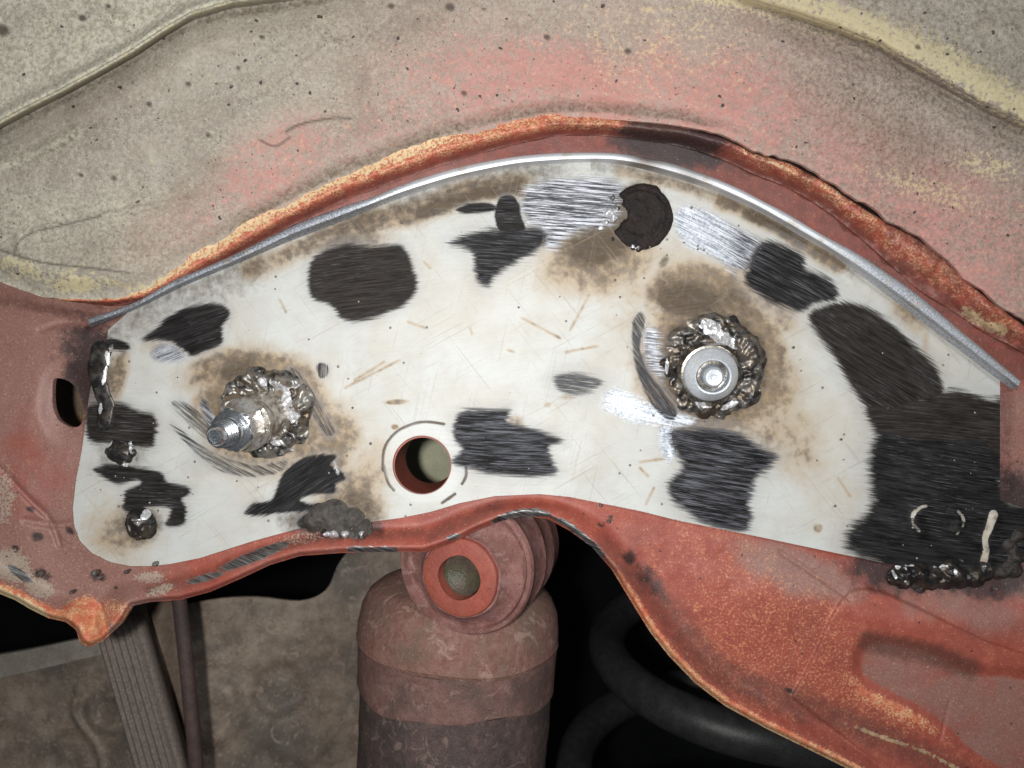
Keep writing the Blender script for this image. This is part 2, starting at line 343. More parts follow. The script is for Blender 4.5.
def m_red():
    M = Mt('red oxide painted steel')
    n1 = M.noise(0.012, 5, 0.6); n2 = M.noise(0.08, 5, 0.65); n3 = M.noise(0.5, 4, 0.65); fine = M.noise(1.3, 3, 0.7)
    c = M.mix(M.step(n2, 0.3, 0.7), (0.27, 0.060, 0.042), (0.335, 0.085, 0.056))
    c = M.mix(M.ma('MULTIPLY', M.step(n1, 0.45, 0.65), 0.35), c, (0.20, 0.058, 0.046))
    dn = M.step(M.ma('ADD', M.attr('dust'), M.ma('MULTIPLY', M.ma('SUBTRACT', M.noise(0.03, 5, 0.6), 0.5), 0.6)), 0.1, 0.95)
    c = M.mix(M.ma('MULTIPLY', dn, 0.88), c, M.mix(M.step(n3, 0.30, 0.70), (0.225, 0.118, 0.098), (0.285, 0.170, 0.145)))
    # orange speckle where the top coat has worn
    sk = M.step(M.noise(0.42, 4, 0.65, dist=0.4), 0.50, 0.66); skm = M.step(M.ma('ADD', M.attr('speck'), M.ma('MULTIPLY', M.ma('SUBTRACT', n2, 0.5), 1.0)), 0.1, 0.8)
    c = M.mix(M.ma('MULTIPLY', M.ma('MULTIPLY', sk, skm), 0.62), c, M.mix(M.noise(0.4, 2), (0.62, 0.20, 0.10), (0.72, 0.40, 0.20)))
    ora = M.step(M.ma('ADD', M.attr('orange'), M.ma('MULTIPLY', M.ma('SUBTRACT', n3, 0.5), 1.1)), 0.2, 0.8)
    c = M.mix(ora, c, M.mix(M.step(n2, 0.35, 0.62), (0.50, 0.12, 0.065), M.mix(M.step(n3, 0.4, 0.65), (0.54, 0.20, 0.09), (0.66, 0.42, 0.24))))
    yl = M.step(M.ma('ADD', M.attr('yellow'), M.ma('MULTIPLY', M.ma('SUBTRACT', M.noise(0.30, 5, 0.75), 0.5), 1.3)), 0.42, 0.75)
    c = M.mix(yl, c, M.mix(n3, (0.60, 0.42, 0.22), (0.70, 0.57, 0.36)))
    gr = M.step(M.ma('ADD', M.attr('grime_shade'), M.ma('MULTIPLY', M.ma('SUBTRACT', M.noise(0.09, 6, 0.7), 0.5), 0.55)), 0.15, 1.0)
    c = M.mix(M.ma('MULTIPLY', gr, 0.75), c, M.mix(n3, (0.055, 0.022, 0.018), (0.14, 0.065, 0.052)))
    so = M.step(M.ma('ADD', M.attr('soot_shade'), M.ma('MULTIPLY', M.ma('SUBTRACT', M.noise(0.09, 6, 0.7), 0.5), 0.7)), 0.1, 0.9)
    c = M.mix(M.ma('MULTIPLY', so, 0.9), c, (0.022, 0.017, 0.018))
    ch = M.step(M.ma('ADD', M.attr('chalk'), M.ma('MULTIPLY', M.ma('SUBTRACT', n3, 0.5), 1.2)), 0.35, 0.65)
    c = M.mix(M.ma('MULTIPLY', ch, 0.85), c, M.mix(n2, (0.30, 0.25, 0.20), (0.42, 0.36, 0.29)))
    st = M.noise(0.6, 4, 0.65, M.mul(M.attr('sv', True), (0.06, 1, 1)))
    ba = M.step(M.ma('ADD', M.attr('bare'), M.ma('MULTIPLY', M.ma('SUBTRACT', st, 0.5), 0.9)), 0.52, 0.72)
    c = M.mix(ba, c, M.mix(M.step(st, 0.35, 0.68), (0.03, 0.03, 0.03), (0.38, 0.38, 0.37)))
    # pits
    sp = M.step(M.vor(0.05), 0.075, 0.045); c = M.mix(M.ma('MULTIPLY', sp, 0.8), c, (0.05, 0.03, 0.03))
    sp = M.step(M.vor(0.17), 0.10, 0.05); c = M.mix(M.ma('MULTIPLY', M.ma('MULTIPLY', sp, M.step(n1, 0.42, 0.6)), 0.6), c, (0.55, 0.33, 0.26))
    crk = M.step(M.vor(0.035, 'DISTANCE_TO_EDGE', M.vadd(M.P, M.mul(M.noise(0.05, 4, 0.6, col=True), (24, 24, 24)))), 0.010, 0.002)
    c = M.mix(M.ma('MULTIPLY', M.ma('MULTIPLY', crk, M.step(n1, 0.5, 0.62)), 0.45), c, (0.08, 0.035, 0.03))
    h = M.ma('ADD', M.ma('ADD', M.ma('MULTIPLY', n3, 1.0), M.ma('MULTIPLY', fine, 0.35)), M.ma('MULTIPLY', n2, 1.6))
    h = M.ma('SUBTRACT', h, M.ma('MULTIPLY', sp, 0.6))
    return M.out(c, M.fmix(n3, 0.38, 0.62), M.ma('MULTIPLY', ba, 0.7), M.bump(h, 0.34, 0.0004), 0.45)
def m_arch():
    M = Mt('weathered underseal over pink primer')
    n0 = M.noise(0.006, 4, 0.55); n1 = M.noise(0.03, 5, 0.6); n2 = M.noise(0.16, 5, 0.7); n3 = M.noise(0.28, 5, 0.75); n4 = M.noise(0.85, 3, 0.7)
    c = M.mix(M.step(M.ma('ADD', M.ma('MULTIPLY', n3, .55), M.ma('MULTIPLY', n4, .45)), 0.34, 0.66), (0.215, 0.188, 0.152), (0.455, 0.415, 0.35))
    c = M.mix(M.ma('MULTIPLY', M.step(n1, 0.4, 0.7), 0.4), c, (0.34, 0.28, 0.235))
    nb = M.noise(0.012, 6, 0.7, dist=1.0); c = M.mix(M.ma('MULTIPLY', M.step(nb, 0.50, 0.66), 0.45), c, (0.19, 0.155, 0.125)); c = M.mix(M.ma('MULTIPLY', M.step(nb, 0.48, 0.34), 0.30), c, (0.50, 0.46, 0.39))
    c = M.mix(M.ma('MULTIPLY', M.attr('mauve'), 0.55), c, M.mix(M.step(n3, .35, .65), (0.15, 0.105, 0.088), (0.36, 0.27, 0.235)))
    pal = M.step(M.ma('ADD', M.attr('pale'), M.ma('MULTIPLY', M.ma('SUBTRACT', n2, 0.5), 0.6)), 0.1, 1.0)
    c = M.mix(M.ma('MULTIPLY', pal, 0.75), c, M.mix(M.step(n3, 0.36, 0.62), (0.32, 0.305, 0.235), (0.62, 0.60, 0.49)))
    gn = M.ma('ADD', M.ma('MULTIPLY', n3, 0.55), M.ma('MULTIPLY', n4, 0.45))
    pk = M.step(M.ma('ADD', M.ma('MULTIPLY', M.attr('pink'), 0.42), M.ma('ADD', gn, M.ma('MULTIPLY', M.ma('SUBTRACT', n2, 0.5), 0.5))), 0.66, 0.94)
    c = M.mix(M.ma('MULTIPLY', pk, 0.75), c, M.mix(M.noise(0.3, 2), (0.50, 0.175, 0.165), (0.55, 0.28, 0.25)))
    pw = M.ma('MULTIPLY', M.attr('pink'), 0.75); c = M.mix(pw, c, M.mix(0.5, c, (0.48, 0.22, 0.18)))
    yl = M.step(M.ma('ADD', M.attr('yellow'), M.ma('MULTIPLY', M.ma('SUBTRACT', M.ma('ADD', M.ma('MULTIPLY', n2, 0.5), M.ma('MULTIPLY', n3, 0.5)), 0.5), 2.4)), 0.35, 0.85)
    c = M.mix(M.ma('MULTIPLY', yl, 0.75), c, M.mix(n2, (0.50, 0.42, 0.22), (0.62, 0.55, 0.34)))
    gr = M.step(M.ma('ADD', M.attr('grime_shade'), M.ma('MULTIPLY', M.ma('SUBTRACT', n2, 0.5), 0.9)), 0.15, 0.95)
    c = M.mix(M.ma('MULTIPLY', gr, 0.75), c, M.mix(M.step(n3, .35, .65), (0.085, 0.07, 0.05), (0.25, 0.215, 0.165)))
    warp = M.vadd(M.P, M.mul(M.noise(0.1, 3, 0.6, col=True), (9, 9, 9)))
    sp = M.step(M.ma('ADD', M.vor(0.05, vec=warp), M.ma('MULTIPLY', M.noise(0.02, 3), 0.10)), 0.150, 0.115)
    sp2 = M.step(M.ma('ADD', M.vor(0.13, vec=warp), M.ma('MULTIPLY', n1, 0.28)), 0.27, 0.20)
    sp3 = M.step(M.ma('ADD', M.vor(0.35, vec=warp), M.ma('MULTIPLY', n1, 0.30)), 0.30, 0.20)
    lt = M.step(M.ma('ADD', M.vor(0.22, vec=warp), M.ma('MULTIPLY', n2, 0.3)), 0.30, 0.20)
    c = M.mix(M.ma('MULTIPLY', lt, 0.45), c, (0.58, 0.55, 0.47))
    c = M.mix(M.ma('MULTIPLY', sp3, 0.55), c, (0.10, 0.08, 0.07)); c = M.mix(M.ma('MULTIPLY', sp2, 0.75), c, (0.075, 0.055, 0.05)); c = M.mix(M.ma('MULTIPLY', sp, 0.9), c, (0.03, 0.026, 0.028))
    ln = M.attr('line'); c = M.mix(M.ma('MULTIPLY', ln, 0.85), c, (0.06, 0.045, 0.035))
    h = M.ma('ADD', M.ma('MULTIPLY', n3, 1.2), M.ma('MULTIPLY', n4, 0.6)); h = M.ma('ADD', h, M.ma('MULTIPLY', n2, 1.2))
    h = M.ma('SUBTRACT', h, M.ma('MULTIPLY', M.ma('ADD', sp, sp2), 0.7)); h = M.ma('SUBTRACT', h, M.ma('MULTIPLY', ln, 1.2))
    return M.out(c, 0.62, 0.0, M.bump(h, 0.5, 0.0004), 0.3)
def m_weld(name='weld metal', dark=0.5, brown=0.35):
    M = Mt(name)
    n1 = M.noise(0.09, 4, 0.6); n2 = M.noise(0.4, 3, 0.6, dist=0.8)
    c = M.mix(M.step(n1, 0.28+0.15*dark, 0.58+0.15*dark), (0.030, 0.029, 0.030), (0.42-.28*dark, 0.40-.27*dark, 0.37-.25*dark))
    c = M.mix(M.ma('MULTIPLY', M.step(M.noise(0.10, 4), 0.46, 0.62), brown), c, (0.25, 0.175, 0.10))
    si = M.step(M.ma('ADD', M.attr('sil'), M.ma('MULTIPLY', M.ma('SUBTRACT', M.noise(0.16, 3, 0.55), 0.5), 1.1)), 0.50, 0.58)
    c = M.mix(si, c, M.mix(M.step(n2, .35, .65), (0.82, 0.82, 0.84), (0.45, 0.45, 0.47)))
    return M.out(c, M.fmix(si, M.fmix(n2, 0.30, 0.55), 0.42), M.fmix(si, 0.65, 0.45), M.bump(M.ma('ADD', n1, M.ma('MULTIPLY', n2, 0.3)), 0.35, 0.0006), 0.5)
def m_steel(name, col, rough, metal=1.0, sc=0.4, stretch=None, bump=0.25, col2=None):
    M = Mt(name); v = M.mul(M.P, stretch) if stretch else None
    n = M.noise(sc, 4, 0.6, v); c2 = col2 or tuple(x*0.6 for x in col)
    return M.out(M.mix(M.step(n, 0.35, 0.7), col, c2), M.fmix(n, rough*0.7, rough*1.3), metal, M.bump(n, bump, 0.0003), 0.5)
def m_rusty(name, a, b, d, rough=0.7, sc=1.0, bump=0.6, wear=None):
    M = Mt(name); n1 = M.noise(0.02*sc, 5, 0.6); n2 = M.noise(0.09*sc, 5, 0.7); n3 = M.noise(0.45*sc, 4, 0.7)
    c = M.mix(M.step(n2, 0.32, 0.68), a, b); c = M.mix(M.ma('MULTIPLY', M.step(n1, 0.42, 0.66), 0.8), c, d)
    c = M.mix(M.ma('MULTIPLY', M.step(n3, 0.55, 0.75), 0.5), c, tuple(min(1, x*1.8) for x in b)); c = M.mix(M.ma('MULTIPLY', M.step(n3, 0.45, 0.25), 0.6), c, tuple(x*0.35 for x in a))
    if wear: c = M.mix(M.ma('MULTIPLY', M.step(M.noise(0.05, 6, 0.75, dist=1.2), 0.56, 0.62), 0.7), c, wear)
    sp = M.step(M.vor(0.09), 0.1, 0.06); c = M.mix(M.ma('MULTIPLY', sp, 0.6), c, tuple(x*0.25 for x in a))
    return M.out(c, rough, 0.0, M.bump(M.ma('ADD', M.ma('MULTIPLY', n2, 1.5), n3), bump, 0.0005), 0.3)
PLATE = m_plate(); RED = m_red(); ARCH = m_arch(); WELD = m_weld(); WELD_DARK = m_weld('dark weld metal', 1.1, 0.15); WELD_RING = m_weld('brown grey weld metal', 0.65, 0.3)
STEEL = m_steel('zinc plated steel', (0.80, 0.84, 0.89), 0.21, 0.95); STEEL_D = m_steel('dark steel', (0.16, 0.16, 0.16), 0.3, 0.9)
def m_edge():
    M = Mt('cut strip edge'); n = M.noise(0.5, 4, 0.65); n1 = M.noise(0.06, 4, 0.6)
    ruf = M.attr('ruf')
    c = M.mix(M.ma('MULTIPLY', M.step(n, 0.42, 0.62), M.fmix(ruf, 0.12, 0.9)), M.mix(ruf, (0.62, 0.64, 0.67), (0.34, 0.37, 0.42)), (0.16, 0.165, 0.18))
    c = M.mix(M.ma('MULTIPLY', M.step(n1, 0.55, 0.68), 0.5), c, (0.42, 0.34, 0.25)); c = M.mix(M.attr('burn'), c, (0.10, 0.07, 0.05))
    return M.out(c, 0.45, 0.45, M.bump(n, M.fmix(ruf, 0.15, 0.9), 0.0004), 0.5)
EDGE = m_edge()

# ================================================================== BACKGROUND BEHIND THE METALWORK
M_ = Mt('black for unlit depth'); BLACK = M_.out(M_.mix(M_.noise(0.02, 4), (0.006, 0.007, 0.009), (0.016, 0.016, 0.017)), 0.9, 0, None, 0.1)  # black colour stands in for the unlit depth behind the metalwork
v = [(-1.1, .62, -1.0), (1.1, .62, -1.0), (1.1, .62, 1.0), (-1.1, .62, 1.0), (-1.1, .66, -1.0), (1.1, .66, -1.0), (1.1, .66, 1.0), (-1.1, .66, 1.0)]
o = mesh_np('background', v, [(0, 1, 2, 3), (7, 6, 5, 4), (0, 4, 5, 1), (1, 5, 6, 2), (2, 6, 7, 3), (3, 7, 4, 0)], BLACK, smooth=False); tag(o, kind='structure')

PANEL_OLD = m_rusty('old brown painted panel', (0.19, 0.142, 0.108), (0.31, 0.25, 0.195), (0.10, 0.09, 0.078), 0.55, 0.5, 0.5, wear=(0.36, 0.28, 0.23))
PANEL_RIM = m_rusty('grey brown flange', (0.26, 0.235, 0.20), (0.33, 0.30, 0.26), (0.2, 0.18, 0.15), 0.6, 0.6, 0.3)
flo = cr([(-200, 700), (0, 672), (70, 656), (130, 645), (168, 612), (210, 600), (255, 597), (300, 601), (326, 590), (338, 565), (352, 548), (375, 535), (440, 520), (520, 560), (540, 800), (540, 900), (-200, 900)], True, 4)
def fl_depth(x, y):
    z = 0.135+0.010*fbm(x, y, 120, 5)+0.03*sst(150, 420, x)
    for (cx, cy, r, h) in [(108, 712, 22, -.004), (108, 712, 13, .003), (210, 712, 34, -.004), (280, 690, 26, .004), (300, 735, 30, -.003), (75, 760, 26, .003)]:
        z = z+h*blob(x, y, cx, cy, r, r, 0, 0.25)
    z = z-0.0035*stroke(x, y, [(78, 690), (74, 712), (84, 730), (98, 750), (104, 790)], 3.0)
    return z
floorp = sheet('floor_panel', flo, 3, fl_depth, PANEL_OLD, thick=0.002)
tag(floorp, 'dull brown pressed floor panel in the dark at lower left, behind the strap and rod', 'floor panel')
rimp = sheet('flange', cr([(-200, 688), (0, 655), (76, 640), (150, 626), (153, 645), (95, 656), (0, 678), (-200, 716)], True, 4), 3, lambda x, y: 0.128+0.0*x, PANEL_RIM, thick=0.004, parent=floorp)
RBRN = m_rusty('rusty brown rail', (0.13, 0.09, 0.065), (0.19, 0.145, 0.11), (0.10, 0.07, 0.05), 0.7, 0.8, 0.5)
post = sheet('body_rail', [(138, 590), (178, 585), (186, 700), (196, 860), (166, 860), (152, 700)], 4, lambda x, y: 0.112+0.004*np.sin(x/9.0), RBRN, thick=0.01)
tag(post, 'rusty tan metal rail between the ribbed strap and the thin dark rod', 'rail')

# ribbed strap, lower left
def strap():
    M = Mt('ribbed brown rubber'); n = M.noise(0.3, 4, 0.7); n1 = M.noise(0.03, 4)
    mat = M.out(M.mix(M.step(n, 0.3, 0.7), M.mix(n1, (0.10, 0.08, 0.068), (0.15, 0.12, 0.10)), (0.21, 0.175, 0.15)), 0.75, 0, M.bump(n, 0.4, 0.0004), 0.3)
    A, B = (106, 600), (178, 850); n_s = 73; n_l = 40; co = []; y0 = 0.085
    for j in range(n_l):
        t = j/(n_l-1); cx = A[0]+(B[0]-A[0])*t; cy = A[1]+(B[1]-A[1])*t; wdt = 23
        for i in range(n_s):
            u = i/(n_s-1)*2-1; rib = 0.0016*abs(math.sin(u*math.pi*3.5))
            edge = -0.006*(abs(u)**6)
            x, _, z = W(cx+u*wdt, cy-u*wdt*0.30, y0); co.append((x, y0-rib-edge+0.02*(t-0.5)*0, z))
    nf = len(co); co += [(x, y0+0.012, z) for (x, y, z) in co]
    q = []
    for j in range(n_l-1):
        for i in range(n_s-1):
            a = j*n_s+i; q.append((a, a+n_s, a+n_s+1, a+1)); q.append((nf+a+1, nf+a+n_s+1, nf+a+n_s, nf+a))
    for j in range(n_l-1):
        a = j*n_s; q.append((a, nf+a, nf+a+n_s, a+n_s)); a += n_s-1; q.append((a+n_s, nf+a+n_s, nf+a, a))
    for i in range(n_s-1):
        q.append((i+1, nf+i+1, nf+i, i)); a = (n_l-1)*n_s+i; q.append((a, nf+a, nf+a+1, a+1))
    return mesh_np('ribbed_strap', co, q, mat)
tag(strap(), 'brown strap with lengthwise ribs hanging behind the red bracket tab', 'strap')
RODM = m_rusty('dark reddish rod', (0.065, 0.042, 0.04), (0.10, 0.065, 0.058), (0.05, 0.04, 0.04), 0.6, 1.0, 0.4)
rod = tube('rod', [W(170, 540, .078), W(180, 604, .078), W(187, 670, .079), W(194, 740, .08), W(203, 860, .08)], 0.0036, RODM, 16)
tag(rod, 'thin dark reddish rod hanging just right of the ribbed strap', 'rod')

# plate seen through the sleeve and the left hole
GREEN = m_rusty('olive painted panel', (0.30, 0.30, 0.20), (0.36, 0.36, 0.25), (0.26, 0.26, 0.18), 0.6, 0.6, 0.2)
g = sheet('inner_wall', cr([(375, 425), (430, 405), (490, 430), (500, 480), (470, 505), (400, 508), (372, 480)], True, 4), 4, 0.120, GREEN, thick=0.002)
tag(g, 'olive green inner panel seen through the round hole in the plate', 'panel')
g2 = sheet('inner_bracket', cr([(20, 365), (90, 355), (108, 395), (106, 435), (50, 452), (18, 436)], True, 4), 3, lambda x, y: 0.062+0.0*x, m_rusty('rusty inner bracket', (0.12, 0.10, 0.08), (0.20, 0.12, 0.06), (0.09, 0.08, 0.07)), thick=0.002)
tag(g2, 'rusty brown metal seen inside the oval hole at far left', 'bracket')

# coil spring
SPR = m_rusty('black coated spring', (0.018, 0.018, 0.019), (0.030, 0.030, 0.030), (0.015, 0.015, 0.016), 0.45, 0.8, 0.25)
pts = []
for i in range(170):
    a = math.pi*0.62+2*math.pi*2.3*i/169; tt = (a-math.pi)/(2*math.pi)
    pts.append((0.139-0.020*tt+0.082*math.cos(a), 0.150+0.082*math.sin(a), -0.158-0.074*tt))
spring = tube('coil_spring', pts, 0.0110, SPR, 20); tag(spring, 'thick black coil spring in the dark behind the red bracket', 'coil spring')

# ================================================================== SHOCK ABSORBER
SH_TOP = m_rusty('dusty red shock cap', (0.185, 0.082, 0.066), (0.25, 0.145, 0.118), (0.15, 0.105, 0.08), 0.62, 1.3, 0.9, wear=(0.34, 0.23, 0.19))
SH_BODY = m_rusty('grimy shock body with falloff shade', (0.065, 0.046, 0.042), (0.115, 0.078, 0.069), (0.045, 0.039, 0.037), 0.6, 1.0, 0.6, wear=(0.20, 0.14, 0.12))  # body colour darkened to carry the flash falloff lower down
EYE = m_rusty('dusty red eye', (0.20, 0.085, 0.075), (0.28, 0.15, 0.135), (0.15, 0.065, 0.055), 0.65, 1.2, 0.9, wear=(0.30, 0.20, 0.18))
BUSH = m_rusty('red oxide bushing face', (0.28, 0.070, 0.048), (0.33, 0.092, 0.064), (0.24, 0.068, 0.052), 0.55, 1.0, 0.5)
BORE = m_rusty('oily bushing bore', (0.07, 0.055, 0.045), (0.12, 0.09, 0.07), (0.05, 0.055, 0.03), 0.25, 1.2, 0.5)
sh = empty('shock_absorber', (-0.024, 0.050, -0.300))
tag(sh, 'dusty red shock absorber with round eye hanging under the notch of the bracket', 'shock absorber')
def sh_wob(r, h, a): return r*1.022*(1+0.006*math.sin(3*a+h*90)), h+0.0006*math.sin(5*a)
axis = (-0.055, 0.03, -1)
ax0 = (-0.0190, 0.056, -0.0015)
def ln(z0, z1, r0, r1, n): return [(r0+(r1-r0)*i/n, -(z0+(z1-z0)*i/n)) for i in range(n+1)]
cap_prof = [(0.002, .0855), (.012, .0860), (.022, .0878), (.030, .0900), (.0375, .0940), (.0425, .0985), (.0455, .1050), (.0467, .1130), (.0468, .1182), (.0471, .1192), (.0467, .1202), (.0463, .1212)]
boot_prof = [(.0462, .121), (.0459, .130), (.0456, .1388), (.0458, .1398), (.0456, .1406), (.0448, .1410)]
adopt(sh, lathe('cap', ax0, axis, cap_prof, SH_TOP, 96, wob=sh_wob))
adopt(sh, lathe('boot', ax0, axis, boot_prof, m_rusty('stained red sleeve of the shock', (0.14, 0.070, 0.060), (0.20, 0.115, 0.098), (0.085, 0.06, 0.053), 0.6, 1.0, 0.7, wear=(0.24, 0.15, 0.13)), 96, wob=lambda r, h, a: (r*1.022*(1+0.006*math.sin(3*a)), h+(.0016*math.sin(3*a+1)+.0007*math.sin(8*a) if h > .137 else 0))))
body_prof = [(.0445, .139)]+[(.0445-.0022*i/30+(0.0003 if i % 6 == 3 else 0), .139+.2*i/30) for i in range(31)]
adopt(sh, lathe('body', ax0, axis, body_prof, SH_BODY, 96, wob=sh_wob))
ea = (0.33, 1, 0.05); eo = Vector(W(464, 566, .0105))
R = 0.0290
def eye_wob(r, h, a): return r*(1+0.010*math.sin(2*a+1)+0.003*math.sin(5*a+h*100)), h+0.0004*math.sin(3*a)
eyeo = adopt(sh, ringtube('eye', eo, ea, [(.0262, .002), (.0272, -.0002), (.0288, 0), (.0296, .0015), (.0293, .0035), (.0288, .006), (.0289, .014), (.0293, .0175), (.0298, .0190), (.0292, .0205), (.0288, .028), (.0292, .031), (.0296, .033), (.0290, .036), (.0284, .045), (.020, .045), (.020, .004)], EYE, 96, wob=eye_wob))
bo = Vector(W(459, 578, .0045))
adopt(sh, ringtube('bushing', bo, ea, [(.0092, .0), (.0150, -.0003), (.0160, .0003), (.0164, .0012), (.0164, .006), (.0092, .006)], BUSH, 80, wob=lambda r, h, a: (r*(1+(0.006*math.sin(3*a+1)+0.004*math.sin(7*a) if r > .012 else 0.02*math.sin(4*a+0.6))), h)))
adopt(sh, ringtube('rubber', bo, ea, [(.0158, .0022), (.0172, .0022), (.0180, .004), (.0200, .0065), (.0235, .0085), (.0266, .0088), (.0266, .02), (.0158, .02)], EYE, 80, wob=lambda r, h, a: (r*(1+0.006*math.sin(5*a+1)), h+.0004*math.sin(9*a))))
adopt(sh, lathe('bore_plug', bo+Vector((0.0010, .0075, 0)), ea, [(.0001, .003), (.005, .0022), (.008, .0005), (.0092, -.0015), (.0094, .001), (.0092, .006)], BORE, 48))

# ================================================================== CHASSIS BRACKET
hole_c = cr([(422+29.5*math.cos(a), 465+29.5*math.sin(a)) for a in np.linspace(0, 2*math.pi, 24, endpoint=False)], True, 3)
sleeve_hole = [(422.5+28.6*math.cos(a), 465.5+28.6*math.sin(a)) for a in np.linspace(0, 2*math.pi, 64, endpoint=False)]
oval = cr([(53, 381), (58, 378), (70, 382), (79, 393), (83, 408), (82, 422), (77, 427), (68, 426), (58, 419), (53, 405)], True, 5)
br_out = np.array(BR_BOTTOM+[(1130, 300)]+[(x, y-7) for x, y in LIP[::-1][1:-1]]+[(-130, 240)], float)
plate_sm = plate_outline
pocket = cr([(868, 637), (905, 640), (940, 650), (975, 667), (1024, 672), (1130, 700), (1130, 830), (990, 770), (945, 735), (915, 712), (888, 698), (862, 684), (853, 662)], True, 4)
press = np.array([(791, 697), (806, 670), (818, 646), (830, 618), (841, 600), (851, 590), (866, 588), (882, 591), (915, 606), (949, 623), (985, 640), (1024, 653), (1140, 690), (1140, 900), (900, 780)], float)
BOT = np.array(BR_BOTTOM, float)
def br_common(x, y):
    e, _, _ = seg_near(x, y, BOT, False)
    pd = -sdf(x, y, plate_sm, 60)                   # px outside the plate
    return e, pd
_cache = {}
def br_depth(x, y):
    e, pd = br_common(x, y); _cache['e'] = e; _cache['pd'] = pd
    z = np.full(x.shape, 0.0026)
    off = sst(0, 16, pd)
    z -= 0.0070*(1-sst(2, 30, e))*off                # lip rises towards the viewer
    z += 0.0040*(1-sst(0, 5, e))                     # rounded edge
    z -= 0.0060*sst(30, 160, e)*sst(0, 60, pd)*sst(560, 700, x)*sst(500, 620, y)   # pillow of the lower right
    z -= 0.005*sst(0, 60, pd)*(1-sst(20, 110, x))*sst(300, 420, y)*0.5
    p = sdf(x, y, press, 14); z -= 0.0016*sst(-1, 2, p)
    q = sdf(x, y, pocket, 16); z += 0.0022*sst(-7, 9, q)
    z += 0.0012*(fbm(x, y, 60, 9)-0.5)*off + 0.0022*(fbm(x, y, 150, 19)-0.5)*off
    z += 0.0012*stroke(x, y, [(690, 640), (760, 600), (800, 590), (870, 560)], 30, .9)*0
    for pts, w_, h_ in [([(0, 468), (30, 500), (50, 520), (60, 545)], 2.5, .0012), ([(25, 520), (60, 525), (90, 518)], 3, .0010), ([(780, 552), (830, 585), (850, 600)], 2, .0008), ([(40, 330), (70, 322), (100, 326)], 2.5, .0008), ([(950, 700), (940, 740)], 1.2, .0006)]: z += h_*stroke(x, y, pts, w_, .9)
    # tab crease
    z += 0.0012*stroke(x, y, [(99, 603), (104, 616), (107, 634)], 1.6)
    z -= 0.003*blob(x, y, 95, 622, 30, 26, -20, 0.5)
    # dimple round the oval hole
    z += 0.002*blob(x, y, 68, 402, 24, 34, 0, 0.4)*(x > -999)
    # hollow under the sooty weld at the left
    z += 0.002*stroke(x, y, [(0, 300), (70, 318), (130, 312), (190, 288)], 8)*off
    return z
